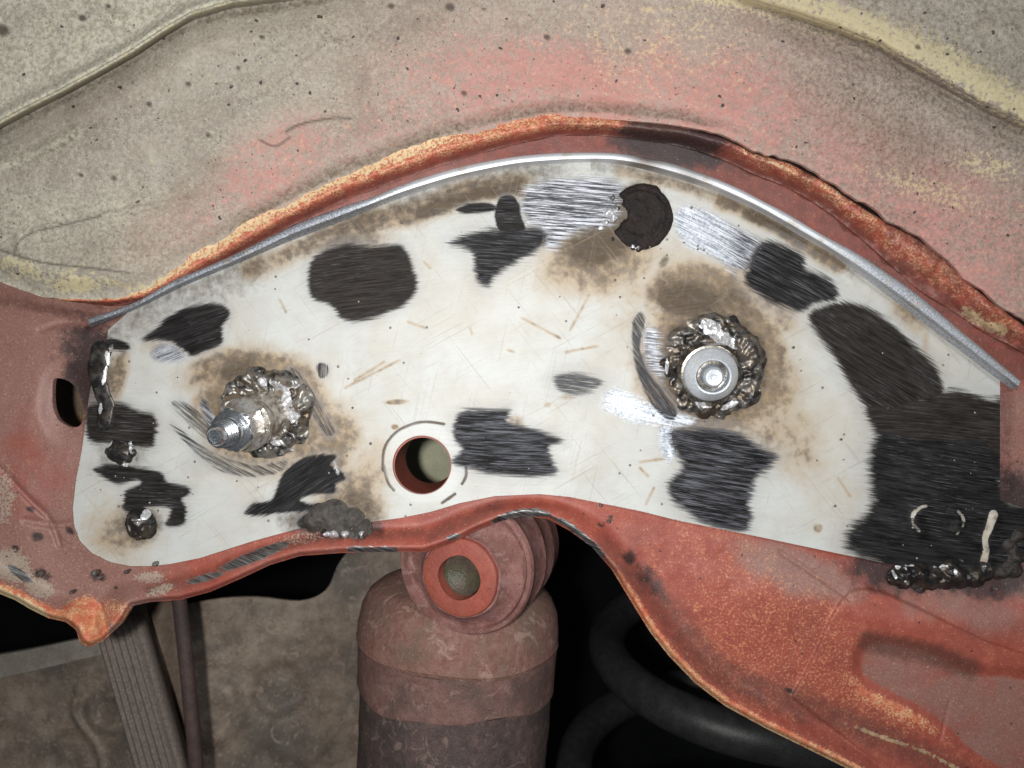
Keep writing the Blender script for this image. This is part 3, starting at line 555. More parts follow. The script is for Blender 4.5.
def br_attrs(x, y):
    e, pd = _cache['e'], _cache['pd']; n = fbm(x, y, 40, 31)
    A = {}
    dust = 1.25*(1-sst(80, 220, x))+0.35*sst(120, 300, x)*(1-sst(380, 520, x))*sst(520, 560, y)
    dust = np.maximum(dust, 0.85*sst(4, 10, sdf(x, y, pocket, 30))*(0.6+.6*fbm(x, y, 40, 503)))
    dust = np.maximum(dust, 0.9*blob(x, y, 800, 572, 70, 22, 20, 0.5)); dust = np.maximum(dust, 0.85*sst(985, 1005, x)*(1-sst(560, 640, y))*sst(350, 400, y))
    dust = np.maximum(dust, 0.65*blob(x, y, 950, 600, 90, 26, 16, 0.5))
    dust -= 0.7*blob(x, y, 30, 470, 50, 60, 0, .6)+0.9*blob(x, y, 60, 545, 35, 45, 0, .6)*0
    A['dust'] = dust
    A['speck'] = np.maximum.reduce([1.0*blob(x, y, 770, 640, 90, 70, 30, .5), 1.0*blob(x, y, 850, 690, 80, 40, 30, .5), 0.6*blob(x, y, 720, 570, 80, 45, 15, .5), .5*blob(x, y, 990, 740, 60, 40, 0, .5)])*.9*(1-sst(-4, 4, sdf(x, y, pocket, 20)))
    o_ = 1.3*(1-sst(4, 11, e))*sst(590, 640, x)+1.3*(1-sst(4, 16, e))*(1-sst(60, 90, x))
    o_ = np.maximum(o_, 1.3*stroke(x, y, [(74, 618), (88, 612), (94, 630), (90, 642)], 14, .5))
    o_ = np.maximum(o_, .75*blob(x, y, 900, 705, 55, 14, 25, .5)*(1-sst(-4, 4, sdf(x, y, pocket, 20))))
    o_ = np.maximum(o_, .65*stroke(x, y, [(110, 612), (122, 614)], 12, .6))
    A['orange'] = o_
    A['yellow'] = np.maximum.reduce([0.55*(1-sst(1, 7, e))*sst(620, 660, x), 0.95*(1-sst(3, 11, e))*(1-sst(40, 60, x)), 1.1*stroke(x, y, [(855, 727), (885, 738), (925, 752), (960, 770)], 2.0, .9)*(0.3+fbm(x, y, 12, 66))])
    g_ = np.maximum.reduce([
        0.75*stroke(x, y, [(600, 552), (650, 590), (690, 640), (720, 672), (760, 690), (800, 705), (850, 722), (900, 745), (960, 775)], 17, .8),
        0.65*stroke(x, y, [(430, 535), (470, 520), (500, 505)], 7, .9), .65*stroke(x, y, [(150, 590), (200, 578), (260, 553), (320, 538), (370, 536), (420, 532)], 6, .9),  # valley of the lip: shade put into the colour along with grime
        0.8*stroke(x, y, [(0, 300), (60, 312), (120, 318)], 6, .9), 0.95*stroke(x, y, [(868, 642), (900, 648), (935, 656), (968, 668)], 12, .8),  # pocket's upper edge: rust stain plus the recess shadow painted in
        0.6*stroke(x, y, [(1002, 400), (1006, 490)], 12, .8), .5*blob(x, y, 120, 300, 60, 16, -10, .6)])
    # the channel between the arch flange and the strip: its shade is painted in
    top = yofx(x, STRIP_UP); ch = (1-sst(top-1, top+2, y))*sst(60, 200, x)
    g_ = np.maximum(g_, ch*0.78); A['grime_shade'] = g_
    so = np.maximum.reduce([0.95*blob(x, y, 94, 352, 36, 30, 10, .7), 1.0*blob(x, y, 88, 372, 26, 44, 0, .7), 0.7*blob(x, y, 80, 395, 26, 30, 0, .6), 1.2*blob(x, y, 675, 142, 60, 24, 8, .6),
        .9*blob(x, y, 330, 522, 52, 16, 4, .6), 0.9*blob(x, y, 900, 570, 56, 24, 5, .6), 1.1*blob(x, y, 985, 572, 46, 26, 5, .6), .9*blob(x, y, 1012, 505, 22, 40, 0, .6), .8*blob(x, y, 630, 558, 7, 7, 0, .6), .55*blob(x, y, 650, 580, 26, 10, 50, .7)])
    for (cx, cy, r) in [(43, 574, 7), (69, 531, 4), (38, 537, 5), (99, 576, 6), (116, 588, 2.5), (600, 524, 3), (610, 518, 3), (590, 540, 3), (790, 690, 4), (30, 510, 4), (15, 548, 4)]: so = np.maximum(so, .9*blob(x+3*(fbm(x, y, 6, 901)-.5)*2, y+3*(fbm(x, y, 6, 902)-.5)*2, cx, cy, r*1.2, r*.8, 20, .8))
    A['soot_shade'] = so
    A['chalk'] = .85*np.maximum.reduce([0.95*blob(x, y, 12, 566, 22, 16, 30, .4), .9*blob(x, y, 40, 588, 16, 10, 20, .4), .8*blob(x, y, 150, 577, 16, 6, 0, .4), .8*blob(x, y, 160, 590, 16, 5, -20, .4), .7*blob(x, y, 5, 495, 10, 30, 0, .5), .5*blob(x, y, 300, 538, 30, 6, -10, .5)])
    b_ = np.maximum.reduce([1.3*(sdf(x, y, cr([(492, 520), (508, 512), (530, 508), (548, 512), (551, 517), (535, 517), (515, 518), (498, 524)], True), 8) > 0),
        1.3*(sdf(x, y, cr([(551, 517), (566, 520), (580, 530), (596, 544), (606, 556), (600, 556), (585, 542), (566, 527)], True), 8) > 0),
        0.95*blob(x, y, 255, 556, 42, 6, -22, .4), .85*blob(x, y, 205, 578, 22, 4, -15, .4), .9*blob(x, y, 20, 574, 16, 5, 35, .3), 1.0*blob(x, y, 453, 537, 8, 3, -15, .3), 0.9*stroke(x, y, [(395, 550), (350, 549)], 3.5, .5)])
    A['bare'] = b_
    A['sv'] = np.stack([x*0.93+y*0.37, -x*0.37+y*0.93, x*0], -1)
    return A
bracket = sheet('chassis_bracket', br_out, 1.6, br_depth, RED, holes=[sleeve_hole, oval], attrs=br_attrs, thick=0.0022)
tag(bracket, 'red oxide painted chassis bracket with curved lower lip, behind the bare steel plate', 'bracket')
slv = ringtube('sleeve', W(422.5, 465.5, 0.0022), (0, 1, 0), [(.01125, 0), (.01180, 0), (.01180, .032), (.01125, .032)], RED, 64, parent=bracket)

# ================================================================== WHEEL ARCH
FOLD1 = [(-140, 210), (-60, 165), (0, 128), (30, 112), (60, 97), (95, 78), (130, 58), (160, 38), (190, 20), (230, 8), (290, 0), (360, -14), (500, -40)]
FOLD2 = [(640, -40), (720, -4), (760, 8), (800, 20), (840, 34), (880, 50), (915, 72), (950, 92), (985, 112), (1024, 130), (1130, 190)]
arch_out = np.array([(-130, -110), (1130, -110)]+LIP[::-1], float)
# torn lower edge on the right
_l = []
for (x, y) in cr(LIP[::-1], False, 12):
    if x > 640: y += 4.5*(float(vnoise(np.array([x]), np.array([0.]), 7, 3)[0])-.5)*min(1, (x-640)/150)+7.0*(float(vnoise(np.array([x]), np.array([0.]), 22, 4)[0])-.5)*min(1, (x-640)/200)
    else: y += 1.6*(float(vnoise(np.array([x]), np.array([0.]), 6, 8)[0])-.5)
    _l.append((x, y))
arch_out = np.array([(-130, -110), (1130, -110)]+_l, float)
LIPA = np.array(LIP, float)
def arch_depth(x, y):
    e, _, _ = seg_near(x, y, LIPA, False); _cache['ae'] = e
    z = -0.0105-0.006*sst(0, 260, e)
    z += 0.0055*(1-sst(0, 26, e))*(1-sst(640, 760, x))          # rolls in towards the lip
    z += 0.0030*(1-sst(0, 20, e))*sst(640, 760, x)
    f1 = yofx(x, FOLD1)-y; f2 = yofx(x, FOLD2)-y
    z -= 0.0070*sst(-1, 9, f1)*(1-sst(420, 520, x)); z += 0.0045*sst(-34, -1, f1)*(1-sst(2, 6, f1))*(1-sst(300, 420, x))
    z -= 0.0030*np.exp(-((f1-10)/7.0)**2)*(1-sst(300, 400, x))
    z -= 0.0045*sst(-4, 14, f2)*sst(640, 760, x); z += 0.0028*sst(-30, -3, f2)*(1-sst(0, 8, f2))*sst(690, 800, x)
    for pts, w, h in [([(-20, 172), (20, 160), (50, 145), (76, 130)], 5, .0016), ([(20, 236), (34, 230), (80, 222), (120, 212), (190, 200)], 3, .0009), ([(-10, 230), (15, 231), (18, 245)], 3, .001), ([(280, 130), (300, 122), (330, 117), (352, 116)], 2.2, -.0008), ([(210, 102), (260, 98), (330, 42)], 2, .0004)]:
        z -= h*stroke(x, y, pts, w, .9)
    z += 0.0036*(fbm(x, y, 110, 61)-0.5)+0.0010*(fbm(x, y, 26, 71)-0.5)
    z += 0.0012*(fbm(x+y*.3, y*4-x*1.2, 60, 81)-0.5)*sst(0, 80, x)
    return z
def arch_attrs(x, y):
    e = _cache['ae']; f1 = yofx(x, FOLD1)-y; f2 = yofx(x, FOLD2)-y; A = {}
    A['pale'] = np.maximum.reduce([0.75*sst(-2, 4, f1)*(1-sst(380, 460, x)), 1.15*np.exp(-((f1-9)/7.0)**2)*(1-sst(300, 380, x)), .5*(1-sst(60, 260, x))*sst(150, 200, y), 0.3*sst(480, 700, x)*(1-sst(700, 800, x))*(1-sst(60, 110, y)), .8*stroke(x, y, [(0, 168), (40, 152), (76, 134)], 7)])  # narrow pale band on the upper-left fold is a painted highlight
    A['pink'] = (0.55+.9*(fbm(x, y, 45, 501)-.1))*np.maximum.reduce([1.0*blob(x, y, 570, 88, 170, 55, 3, .8), .9*blob(x, y, 710, 98, 130, 60, 20, .8), .55*blob(x, y, 420, 105, 110, 50, -22, .6), .72*blob(x, y, 275, 165, 70, 40, -35, .6), .45*blob(x, y, 380, 130, 90, 40, -25, .6), .75*blob(x, y, 960, 235, 130, 70, 30, .6), .62*blob(x, y, 830, 160, 120, 65, 30, .7), .5*blob(x, y, 620, 50, 220, 60, 0, .8), .4*blob(x, y, 180, 225, 70, 30, -25, .6)])
    A['yellow'] = np.maximum.reduce([.95*stroke(x, y, [(680, -20), (760, -2), (800, 8), (850, 22), (900, 40), (950, 62), (990, 88), (1040, 116)], 16, .8), .33*blob(x, y, 660, 35, 90, 50, 0, .7), .6*blob(x, y, 985, 165, 35, 12, 10, .6), .6*blob(x, y, 930, 190, 60, 14, 20, .8)*.9, .55*np.exp(-((f1-6)/4.0)**2)*(1-sst(330, 380, x)), .95*blob(x, y, 75, 284, 26, 9, 0, .5), .6*stroke(x, y, [(60, 276), (85, 268), (110, 282), (150, 286), (200, 262), (290, 212), (340, 187), (400, 163), (440, 148)], 4, .9), .6*blob(x, y, 20, 268, 30, 10, 15, .5)])
    g = np.maximum.reduce([0.85*(1-sst(4, 26, e))*sst(190, 260, x)*(1-sst(690, 740, x))*sst(3, 8, e), .8*np.exp(-((f1+5)/6.0)**2)*(1-sst(330, 420, x)), .55*sst(-60, -4, f2)*(1-sst(0, 8, f2))*sst(720, 800, x), .45*sst(12, 40, f2)*sst(780, 860, x), .5*blob(x, y, 880, 130, 110, 40, 30, .7), .6*blob(x, y, 60, 95+48, 60, 10, -28, .7), .35*blob(x, y, 110, 250, 60, 24, -10, .7), .5*stroke(x, y, [(230, 48), (320, 40), (420, 30)], 16, .9)*.7])  # dirt, plus crease shadow of the folds put into the colour
    A['grime_shade'] = g
    l = np.zeros(x.shape)
    for pts in [[(286, 132), (300, 124), (330, 118), (350, 118)], [(14, 256), (18, 243), (34, 232), (60, 226), (100, 216)], [(0, 250), (40, 262), (90, 268), (130, 273)], [(260, 140), (275, 146), (290, 137)]]:
        l = np.maximum(l, stroke(x, y, pts, 1.1, .7)*.8)
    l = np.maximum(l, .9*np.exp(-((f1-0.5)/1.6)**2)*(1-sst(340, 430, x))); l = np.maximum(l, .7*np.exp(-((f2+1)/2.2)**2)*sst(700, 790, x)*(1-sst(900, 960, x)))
    for (cx, cy, r) in [(82, 18, 4), (188, 84, 3), (108, 4+2, 2.5), (238, 68, 2.6), (450, 7, 5), (391, 6, 3.5), (547, 37, 3.5), (484, 9, 2), (262, 37, 3), (628, 51, 3.5), (149, 104, 3), (918, 47, 3), (114, 178, 3), (2, 30, 7), (464, 93, 3.2), (81, 175, 2.5), (208, 135, 2.6)]: l = np.maximum(l, blob(x, y, cx, cy, r, r*.8, 20, .4))
    A['line'] = l; A['mauve'] = sst(640, 860, x)*(1-sst(4, 20, f2))
    return A
arch = sheet('wheel_arch', arch_out, 1.8, arch_depth, ARCH, attrs=arch_attrs, thick=0.0016)
tag(arch, 'grey beige wheel arch skin with flaking pink primer, curving over the top of the plate', 'wheel arch')
# rolled flange under the torn underseal edge
fl_out = np.array([(x, y-10) for x, y in LIP[3:]]+[(x, y) for x, y in cr(LIP_LO, False, 3)[::-1]], float)
def flg_depth(x, y):
    a = yofx(x, LIP); b = yofx(x, LIP_LO); t = np.clip((y-a)/np.maximum(b-a, 4), -.5, 1)
    z = -0.0062+0.0078*sst(0.25, 1.0, t)+0.001*(1-sst(-.3, .4, t))
    z += 0.0030*sst(650, 800, x)*(1-sst(-.2, .25, t))            # gap below the underseal at the right
    z += 0.0040*(fbm(x+y, y-x, 24, 91)-0.5)*sst(640, 820, x)+0.0014*(fbm(x, y, 14, 92)-0.5)
    z = np.where(x > 560, z+(0.0022-z)*(1-sst(-.02, .10, t))*sst(560, 760, x), z)
    return np.minimum(z, 0.0022)
def flg_attrs(x, y):
    a = yofx(x, LIP); b = yofx(x, LIP_LO); t = (y-a)/np.maximum(b-a, 4); A = {}
    A['orange'] = np.maximum(.62*(1-sst(.45, .8, t))*(1-sst(660, 720, x)), .85*fbm(x, y, 26, 97)*(1-sst(.5, .9, t))*sst(700, 760, x)); A['dust'] = 0.15+0*x
    A['yellow'] = np.maximum.reduce([.70*(1-sst(.0, .38, t))*(1-sst(430, 500, x)), .3*(1-sst(.1, .4, t))*(1-sst(600, 650, x)), .85*stroke(x, y, [(966, 312), (985, 324), (1003, 330)], 6, .9), .5*stroke(x, y, [(740, 150), (800, 175), (840, 195)], 3)])
    A['speck'] = .25*sst(700, 760, x)+0*x
    A['grime_shade'] = np.maximum.reduce([.85*sst(.55, .9, t), .95*fbm(x, y, 17, 95)*sst(690, 760, x), .9*stroke(x, y, [(845, 235), (880, 262), (930, 300), (980, 330), (1030, 360)], 6, .8), .7*stroke(x, y, [(900, 232), (930, 252), (960, 285)], 7)])  # lower flange darkens as painted shade of the channel; cracks are grime
    A['soot_shade'] = np.maximum(1.35*blob(x, y, 672, 138, 50, 22, 8, .6)+1.2*sst(600, 700, x)*(1-sst(.0, .16, t)), .35*blob(x, y, 590, 125, 60, 6, 0, .5))  # burnt spot, and the gap's darkness below the underseal painted in
    A['chalk'] = 0*x; A['bare'] = 0*x; A['sv'] = np.stack([x, y, x*0], -1); return A
sheet('flange', fl_out, 1.6, flg_depth, RED, attrs=flg_attrs, thick=0.0015, parent=arch)

# ================================================================== REPAIR PLATE
# ground patches: polygon, streak angle (deg), feather px, tone (0 black .. 1 brown)
P_BLK = [
 ([(311, 262), (322, 252), (334, 247), (350, 244), (372, 246), (398, 244), (408, 254), (413, 268), (417, 288), (405, 304), (380, 316), (358, 321), (342, 318), (330, 305), (312, 298), (308, 280)], -8, 5, .45),
 ([(143, 340), (158, 326), (165, 318), (182, 309), (205, 304), (222, 305), (230, 314), (222, 328), (222, 343), (204, 352), (190, 356), (178, 346), (166, 340)], -20, 4, .15),
 ([(448, 244), (468, 234), (490, 229), (520, 228), (541, 229), (545, 242), (528, 256), (506, 268), (494, 278), (488, 286), (476, 280), (474, 262), (470, 250)], 2, 6, .1),
 ([(456, 210), (468, 204), (486, 203), (496, 206), (494, 211), (474, 213), (462, 213)], 0, 2, .2),
 ([(497, 202), (503, 196), (512, 196), (519, 203), (521, 216), (526, 228), (520, 232), (500, 232), (495, 216)], 0, 2, .2),
 ([(750, 262), (757, 248), (766, 240), (780, 243), (796, 250), (806, 258), (806, 268), (826, 276), (837, 288), (836, 300), (815, 304), (800, 312), (785, 309), (766, 300), (744, 282)], 26, 6, .12),
 ([(808, 316), (824, 306), (842, 302), (858, 304), (872, 310), (890, 322), (905, 335), (922, 352), (938, 370), (944, 396), (925, 404), (900, 420), (888, 430), (872, 416), (860, 400), (846, 378), (832, 354), (818, 335)], 32, 6, .38),
 ([(872, 398), (906, 394), (935, 391), (962, 391), (988, 398), (1006, 404), (1006, 462), (960, 462), (930, 462), (900, 460), (880, 440), (866, 415)], 5, 7, .5),
 ([(876, 436), (890, 418), (950, 420), (1006, 420), (1006, 498), (1034, 505), (1038, 580), (960, 590), (900, 578), (870, 560), (845, 546), (852, 525), (868, 512), (872, 490), (868, 465)], 8, 10, .06),
 ([(670, 432), (690, 428), (716, 429), (740, 434), (758, 446), (778, 455), (770, 468), (757, 478), (750, 500), (752, 518), (744, 532), (715, 528), (692, 516), (672, 500), (668, 482), (682, 468), (674, 450)], 10, 7, .04),
 ([(455, 420), (466, 410), (490, 409), (511, 410), (507, 422), (530, 428), (548, 434), (564, 441), (549, 448), (553, 462), (556, 473), (530, 477), (505, 475), (480, 472), (452, 463), (462, 450), (454, 438)], 3, 5, .0),
 ([(244, 513), (254, 503), (270, 500), (277, 488), (284, 472), (300, 460), (318, 455), (336, 456), (331, 465), (341, 471), (345, 479), (336, 484), (334, 493), (316, 494), (300, 500), (316, 506), (308, 511), (280, 513), (258, 516)], -32, 3, .08),
 ([(300, 518), (312, 513), (330, 508), (346, 508), (358, 520), (362, 528), (350, 536), (330, 538), (312, 535), (298, 526)], -10, 3, .3),
 ([(86, 408), (100, 403), (122, 403), (140, 411), (153, 414), (157, 426), (152, 447), (130, 446), (112, 444), (88, 440)], 4, 5, .35),
 ([(94, 470), (110, 464), (134, 466), (160, 472), (168, 482), (184, 486), (191, 492), (182, 500), (186, 508), (184, 524), (166, 526), (170, 508), (146, 508), (140, 515), (124, 510), (126, 492), (140, 484), (136, 480), (118, 484), (104, 478)], 3, 4, .2),
 ([(100, 345), (108, 338), (122, 340), (131, 346), (126, 351), (110, 350)], 8, 3, .3),
 ([(317, 366), (322, 363), (328, 366), (328, 375), (320, 378)], 90, 2, .1),
 ([(556, 378), (570, 373), (588, 375), (602, 382), (590, 391), (570, 394), (558, 388)], 5, 7, .0),
 ([(632, 330), (634, 318), (640, 312), (645, 322), (640, 345), (646, 368), (662, 390), (676, 410), (672, 420), (656, 410), (642, 385), (634, 358)], 55, 3, .0),
 ([(172, 404), (182, 402), (200, 415), (212, 432), (206, 438), (190, 424)], 40, 3, .1),
 ([(170, 424), (180, 430), (198, 444), (225, 458), (255, 466), (286, 462), (278, 472), (250, 476), (220, 470), (196, 452)], 30, 3, .1),
 ([(290, 370), (298, 372), (312, 392), (326, 414), (334, 432), (326, 434), (312, 412), (300, 392)], 60, 3, .1),
 ([(500, 188), (500, 187), (501, 188)], 0, 1, 0),
]
P_BRT = [  # brushed bare metal with lamp sheen painted into its colour
 ([(526, 188), (545, 180), (575, 177), (604, 178), (622, 184), (619, 205), (610, 224), (578, 232), (564, 240), (556, 250), (545, 246), (540, 232), (528, 222), (520, 206)], 3, 6, 0),
 ([(676, 212), (690, 206), (710, 212), (735, 226), (757, 238), (762, 248), (748, 268), (732, 270), (710, 256), (688, 246), (676, 230)], 28, 5, .55),
 ([(604, 398), (614, 388), (630, 394), (652, 404), (672, 412), (694, 420), (680, 428), (650, 424), (622, 418), (606, 408)], 12, 6, .9),
 ([(646, 330), (656, 328), (660, 350), (664, 372), (660, 380), (648, 366), (644, 346)], 5, 6, .2),
 ([(660, 428), (672, 426), (676, 450), (668, 462), (660, 446)], 5, 4, .9),
 ([(150, 352), (160, 344), (176, 346), (184, 358), (170, 362), (156, 360)], -20, 4, .3),
 ([(140, 488), (152, 478), (158, 484), (156, 500), (142, 504)], 0, 3, .6),
 ([(200, 405), (206, 400), (216, 424), (214, 438)], 40, 3, .1),
]
def plate_depth(x, y):
    z = np.zeros(x.shape)
    z += 0.0022*(fbm(x, y, 150, 201)-0.5)
    top = yofx(x, STRIP_LO); t = y-top
    z += 0.0006*(1-sst(0, 9, t))                                # slight radius below the strip
    for P, a, f, tn in P_BLK+P_BRT:
        P = cr(P, True, 3); s = sdf(x, y, P, 8); z += 0.00018*sst(-4, 8, s)   # ground slightly hollow
    for pts in ([(924, 509), (917, 516), (918, 526), (922, 532)], [(955, 512), (959, 520), (958, 528)], [(995, 518), (992, 530), (990, 545), (989, 558)]): z -= 0.0013*stroke(x, y, pts, 5, .9)
    # craters and beads sit on puckered metal
    z -= 0.0006*blob(x, y, 262, 416, 66, 56, 0, .5)+0.0007*blob(x, y, 712, 366, 68, 66, 0, .5)
    return z
def plate_attrs(x, y):
    A = {}; blk = np.full(x.shape, -9.0); brt = np.full(x.shape, -9.0); best = np.full(x.shape, -99.0); ang = np.zeros(x.shape); tone = np.zeros(x.shape); shine = np.zeros(x.shape); rid = np.zeros(x.shape)
    for i, (P, a, f, tn) in enumerate(P_BLK):
        s = sdf(x, y, cr(P, True, 4), 24); v = s/f; v = np.minimum(v, {18: .35, 19: -.02, 20: -.02, 21: -.02, 16: .3, 17: .25}.get(i, 99)); blk = np.maximum(blk, v)
        k = s > best; best = np.where(k, s, best); ang = np.where(k, a, ang); rid = np.where(k, i, rid); tone = np.where(k, tn, tone)
    for i, (P, a, f, tn) in enumerate(P_BRT):
        s = sdf(x, y, cr(P, True, 4), 24); v = s/f; brt = np.maximum(brt, v)
        k = s > best; best = np.where(k, s, best); ang = np.where(k, a, ang); rid = np.where(k, 50+i, rid); shine = np.where(k, tn, shine)
    cres = np.maximum.reduce([stroke(x, y, [(927, 506), (918, 509), (913, 516), (914, 524), (919, 531)], 3.4, .8), stroke(x, y, [(958, 511), (963, 518), (963, 526), (957, 534)], 2.6, .8), stroke(x, y, [(993, 515), (989, 528), (985, 538), (986, 550), (984, 560)], 4.2, .7)])
    cres = cres*(0.75+.6*fbm(x, y, 7, 77)); A['cres'] = cres
    blk = blk-5*cres
    A['blk'] = blk; A['brt'] = brt
    big = blob(x, y, 940, 415, 90, 34, 0, .5); A['tone'] = tone; A['silv'] = ((tone < .05) & (rid < 50))*1.0+.4*(rid == 5)+.5*(rid == 2)
    A['shine'] = shine*np.where(rid == 51, 1-sst(716, 745, x), 1.0)
    ar = np.radians(ang); u = x*np.cos(ar)+y*np.sin(ar); v = -x*np.sin(ar)+y*np.cos(ar)
    v = v+1.2*np.sin(u/37.0+rid)
    A['sv'] = np.stack([u, v, rid*31.7], -1)
    r1 = np.hypot((x-262)/1.05, (y-414)/1.0); r2 = np.hypot(x-712, (y-365)/1.02)
    tan = np.maximum.reduce([
        1.15*(1-sst(46, 82, r1+14*(fbm(x, y, 22, 301)-.5)))*(.7+.3*sst(440, 400, y)), .8*blob(x, y, 235, 372, 52, 26, -15, .5), .95*blob(x, y, 322, 440, 40, 44, 0, .6), .9*blob(x, y, 225, 370, 44, 24, -15, .6), .8*blob(x, y, 300, 470, 60, 20, 15, .6)*.8,
        1.25*(1-sst(54, 92, r2+16*(fbm(x, y, 24, 302)-.5))), 1.35*blob(x, y, 702, 294, 54, 30, 8, .6), .9*blob(x, y, 760, 385, 40, 50, 0, .7), .7*blob(x, y, 745, 430, 60, 18, 10, .6), .75*blob(x, y, 760, 300, 50, 26, 40, .6), .65*blob(x, y, 792, 440, 42, 30, 60, .7),
        .85*blob(x, y, 350, 495, 40, 34, 30, .6), .6*blob(x, y, 370, 470, 40, 30, 0, .7), .9*blob(x, y, 600, 262, 60, 34, -8, .6), .75*blob(x, y, 650, 290, 40, 60, 20, .7)*.7,
        .6*blob(x, y, 360, 240, 44, 16, -10, .6), .95*stroke(x, y, [(360, 225), (420, 212), (470, 192), (520, 186)], 13, .8), 1.15*stroke(x, y, [(725, 200), (745, 206), (780, 226), (810, 245), (838, 262)], 11, .8), .7*stroke(x, y, [(620, 172), (680, 186), (730, 202)], 7, .9), .8*stroke(x, y, [(250, 270), (330, 238), (400, 214)], 12, .9), .75*blob(x, y, 912, 310, 24, 20, 40, .6),
        .55*stroke(x, y, [(926, 335), (924, 372)], 4), .9*blob(x, y, 118, 375, 10, 30, 12, .6), .8*blob(x, y, 516, 424, 9, 9, 0, .5), .7*blob(x, y, 120, 530, 34, 30, 0, .7), .6*blob(x, y, 568, 397, 10, 3, 0, .6),
        .85*blob(x, y, 397, 402, 12, 3, -3, .4), .8*blob(x, y, 395, 427, 4, 3, 0, .4), .55*blob(x, y, 165, 345, 26, 12, 0, .7), .7*blob(x, y, 818, 528, 5, 5, 40, .4), .7*blob(x, y, 548, 405, 4, 3, 0, .5)])
    for s in [[(430, 268), (424, 262)], [(522, 318), (560, 338)], [(566, 352), (598, 346)], [(355, 380), (384, 362)], [(345, 388), (400, 360)], [(408, 322), (425, 328)], [(640, 468), (648, 476)], [(592, 290), (570, 330)], [(720, 500), (712, 525)], [(646, 504), (654, 488)], [(838, 478), (850, 496)], [(790, 430), (806, 446)], [(508, 350), (514, 352)], [(470, 328), (472, 334)], [(640, 462), (670, 458)], [(280, 300), (286, 312)]]:
        tan = np.maximum(tan, .62*stroke(x, y, s, 1.7, .8))
    tan = np.maximum(tan, .85*(A.pop('cres') > .15)*fbm(x, y, 9, 78)*1.3)
    A['tan'] = tan
    rh = np.hypot(x-424, y-463); A['clean'] = .5*sst(27, 30, rh)*(1-sst(39, 43, rh+2*fbm(x, y, 10, 401)))
    A['warm'] = np.maximum.reduce([.75*blob(x, y, 720, 330, 130, 120, 20, .6), .75*blob(x, y, 830, 450, 60, 110, -20, .6), .6*blob(x, y, 260, 420, 110, 90, 0, .6), .6*blob(x, y, 360, 460, 90, 60, 0, .7), .7*blob(x, y, 590, 270, 90, 60, 0, .6), .55*blob(x, y, 120, 520, 60, 50, 0, .7), .6*blob(x, y, 460, 300, 110, 60, 0, .8), .6*blob(x, y, 820, 250, 110, 30, 38, .7), .55*blob(x, y, 930, 340, 60, 40, 40, .7), .5*blob(x, y, 600, 440, 90, 40, 0, .8), .5*blob(x, y, 450, 400, 60, 30, 0, .7)])
    t = y-yofx(x, STRIP_LO)
    so = np.maximum.reduce([
        .62*(1-sst(6, 34, t))*sst(250, 330, x)*(1-sst(540, 600, x)), .55*(1-sst(8, 60, t))*(1-sst(250, 300, x)), .48*(1-sst(3, 20, t))*(x > 590)*(1-sst(850, 880, x)),
        .9*stroke(x, y, [(420, 212), (470, 196), (515, 188)], 8, .8), .75*blob(x, y, 345, 242, 36, 9, -12, .6), 1.1*blob(x, y, 595, 246, 34, 20, -8, .7), 1.4*blob(x, y, 612, 236, 24, 15, 0, .6),
        1.0*blob(x, y, 640, 215, 30, 33, 0, .3), .85*stroke(x, y, [(748, 214), (775, 226), (800, 240)], 7, .8), 1.0*blob(x, y, 688, 300, 36, 20, 8, .7), .6*blob(x, y, 735, 300, 26, 14, 30, .7), .95*(1-sst(44, 66, r2+10*(fbm(x, y, 14, 305)-.5))), .85*(1-sst(36, 52, r1+8*(fbm(x, y, 14, 306)-.5)))*(y < 430),
        .95*blob(x, y, 330, 520, 50, 18, 0, .5), .7*blob(x, y, 360, 506, 24, 16, 30, .6), .8*blob(x, y, 240, 372, 24, 14, -10, .6), .95*blob(x, y, 98, 380, 14, 40, 8, .5), .9*blob(x, y, 140, 524, 22, 20, 0, .5), .8*blob(x, y, 880, 552, 30, 14, 5, .6), .7*blob(x, y, 122, 452, 26, 22, 0, .5)*.8,
        .7*blob(x, y, 664, 262, 4, 8, 30, .6)])
    for s in [[(383, 470), (384, 450), (394, 434), (410, 425), (426, 422), (444, 424)], [(466, 466), (466, 476), (462, 484)], [(384, 466), (388, 482), (394, 490)], [(442, 503), (455, 494)]]:
        so = np.maximum(so, 1.1*stroke(x, y, s, 1.5, .7))
    A['soot_shade'] = so
    return A
plate = sheet('repair_plate', plate_outline, 1.0, plate_depth, PLATE, holes=[hole_c], attrs=plate_attrs, thick=0.0020)
tag(plate, 'pale bare steel repair plate with black ground patches, welded onto the red bracket', 'steel plate')

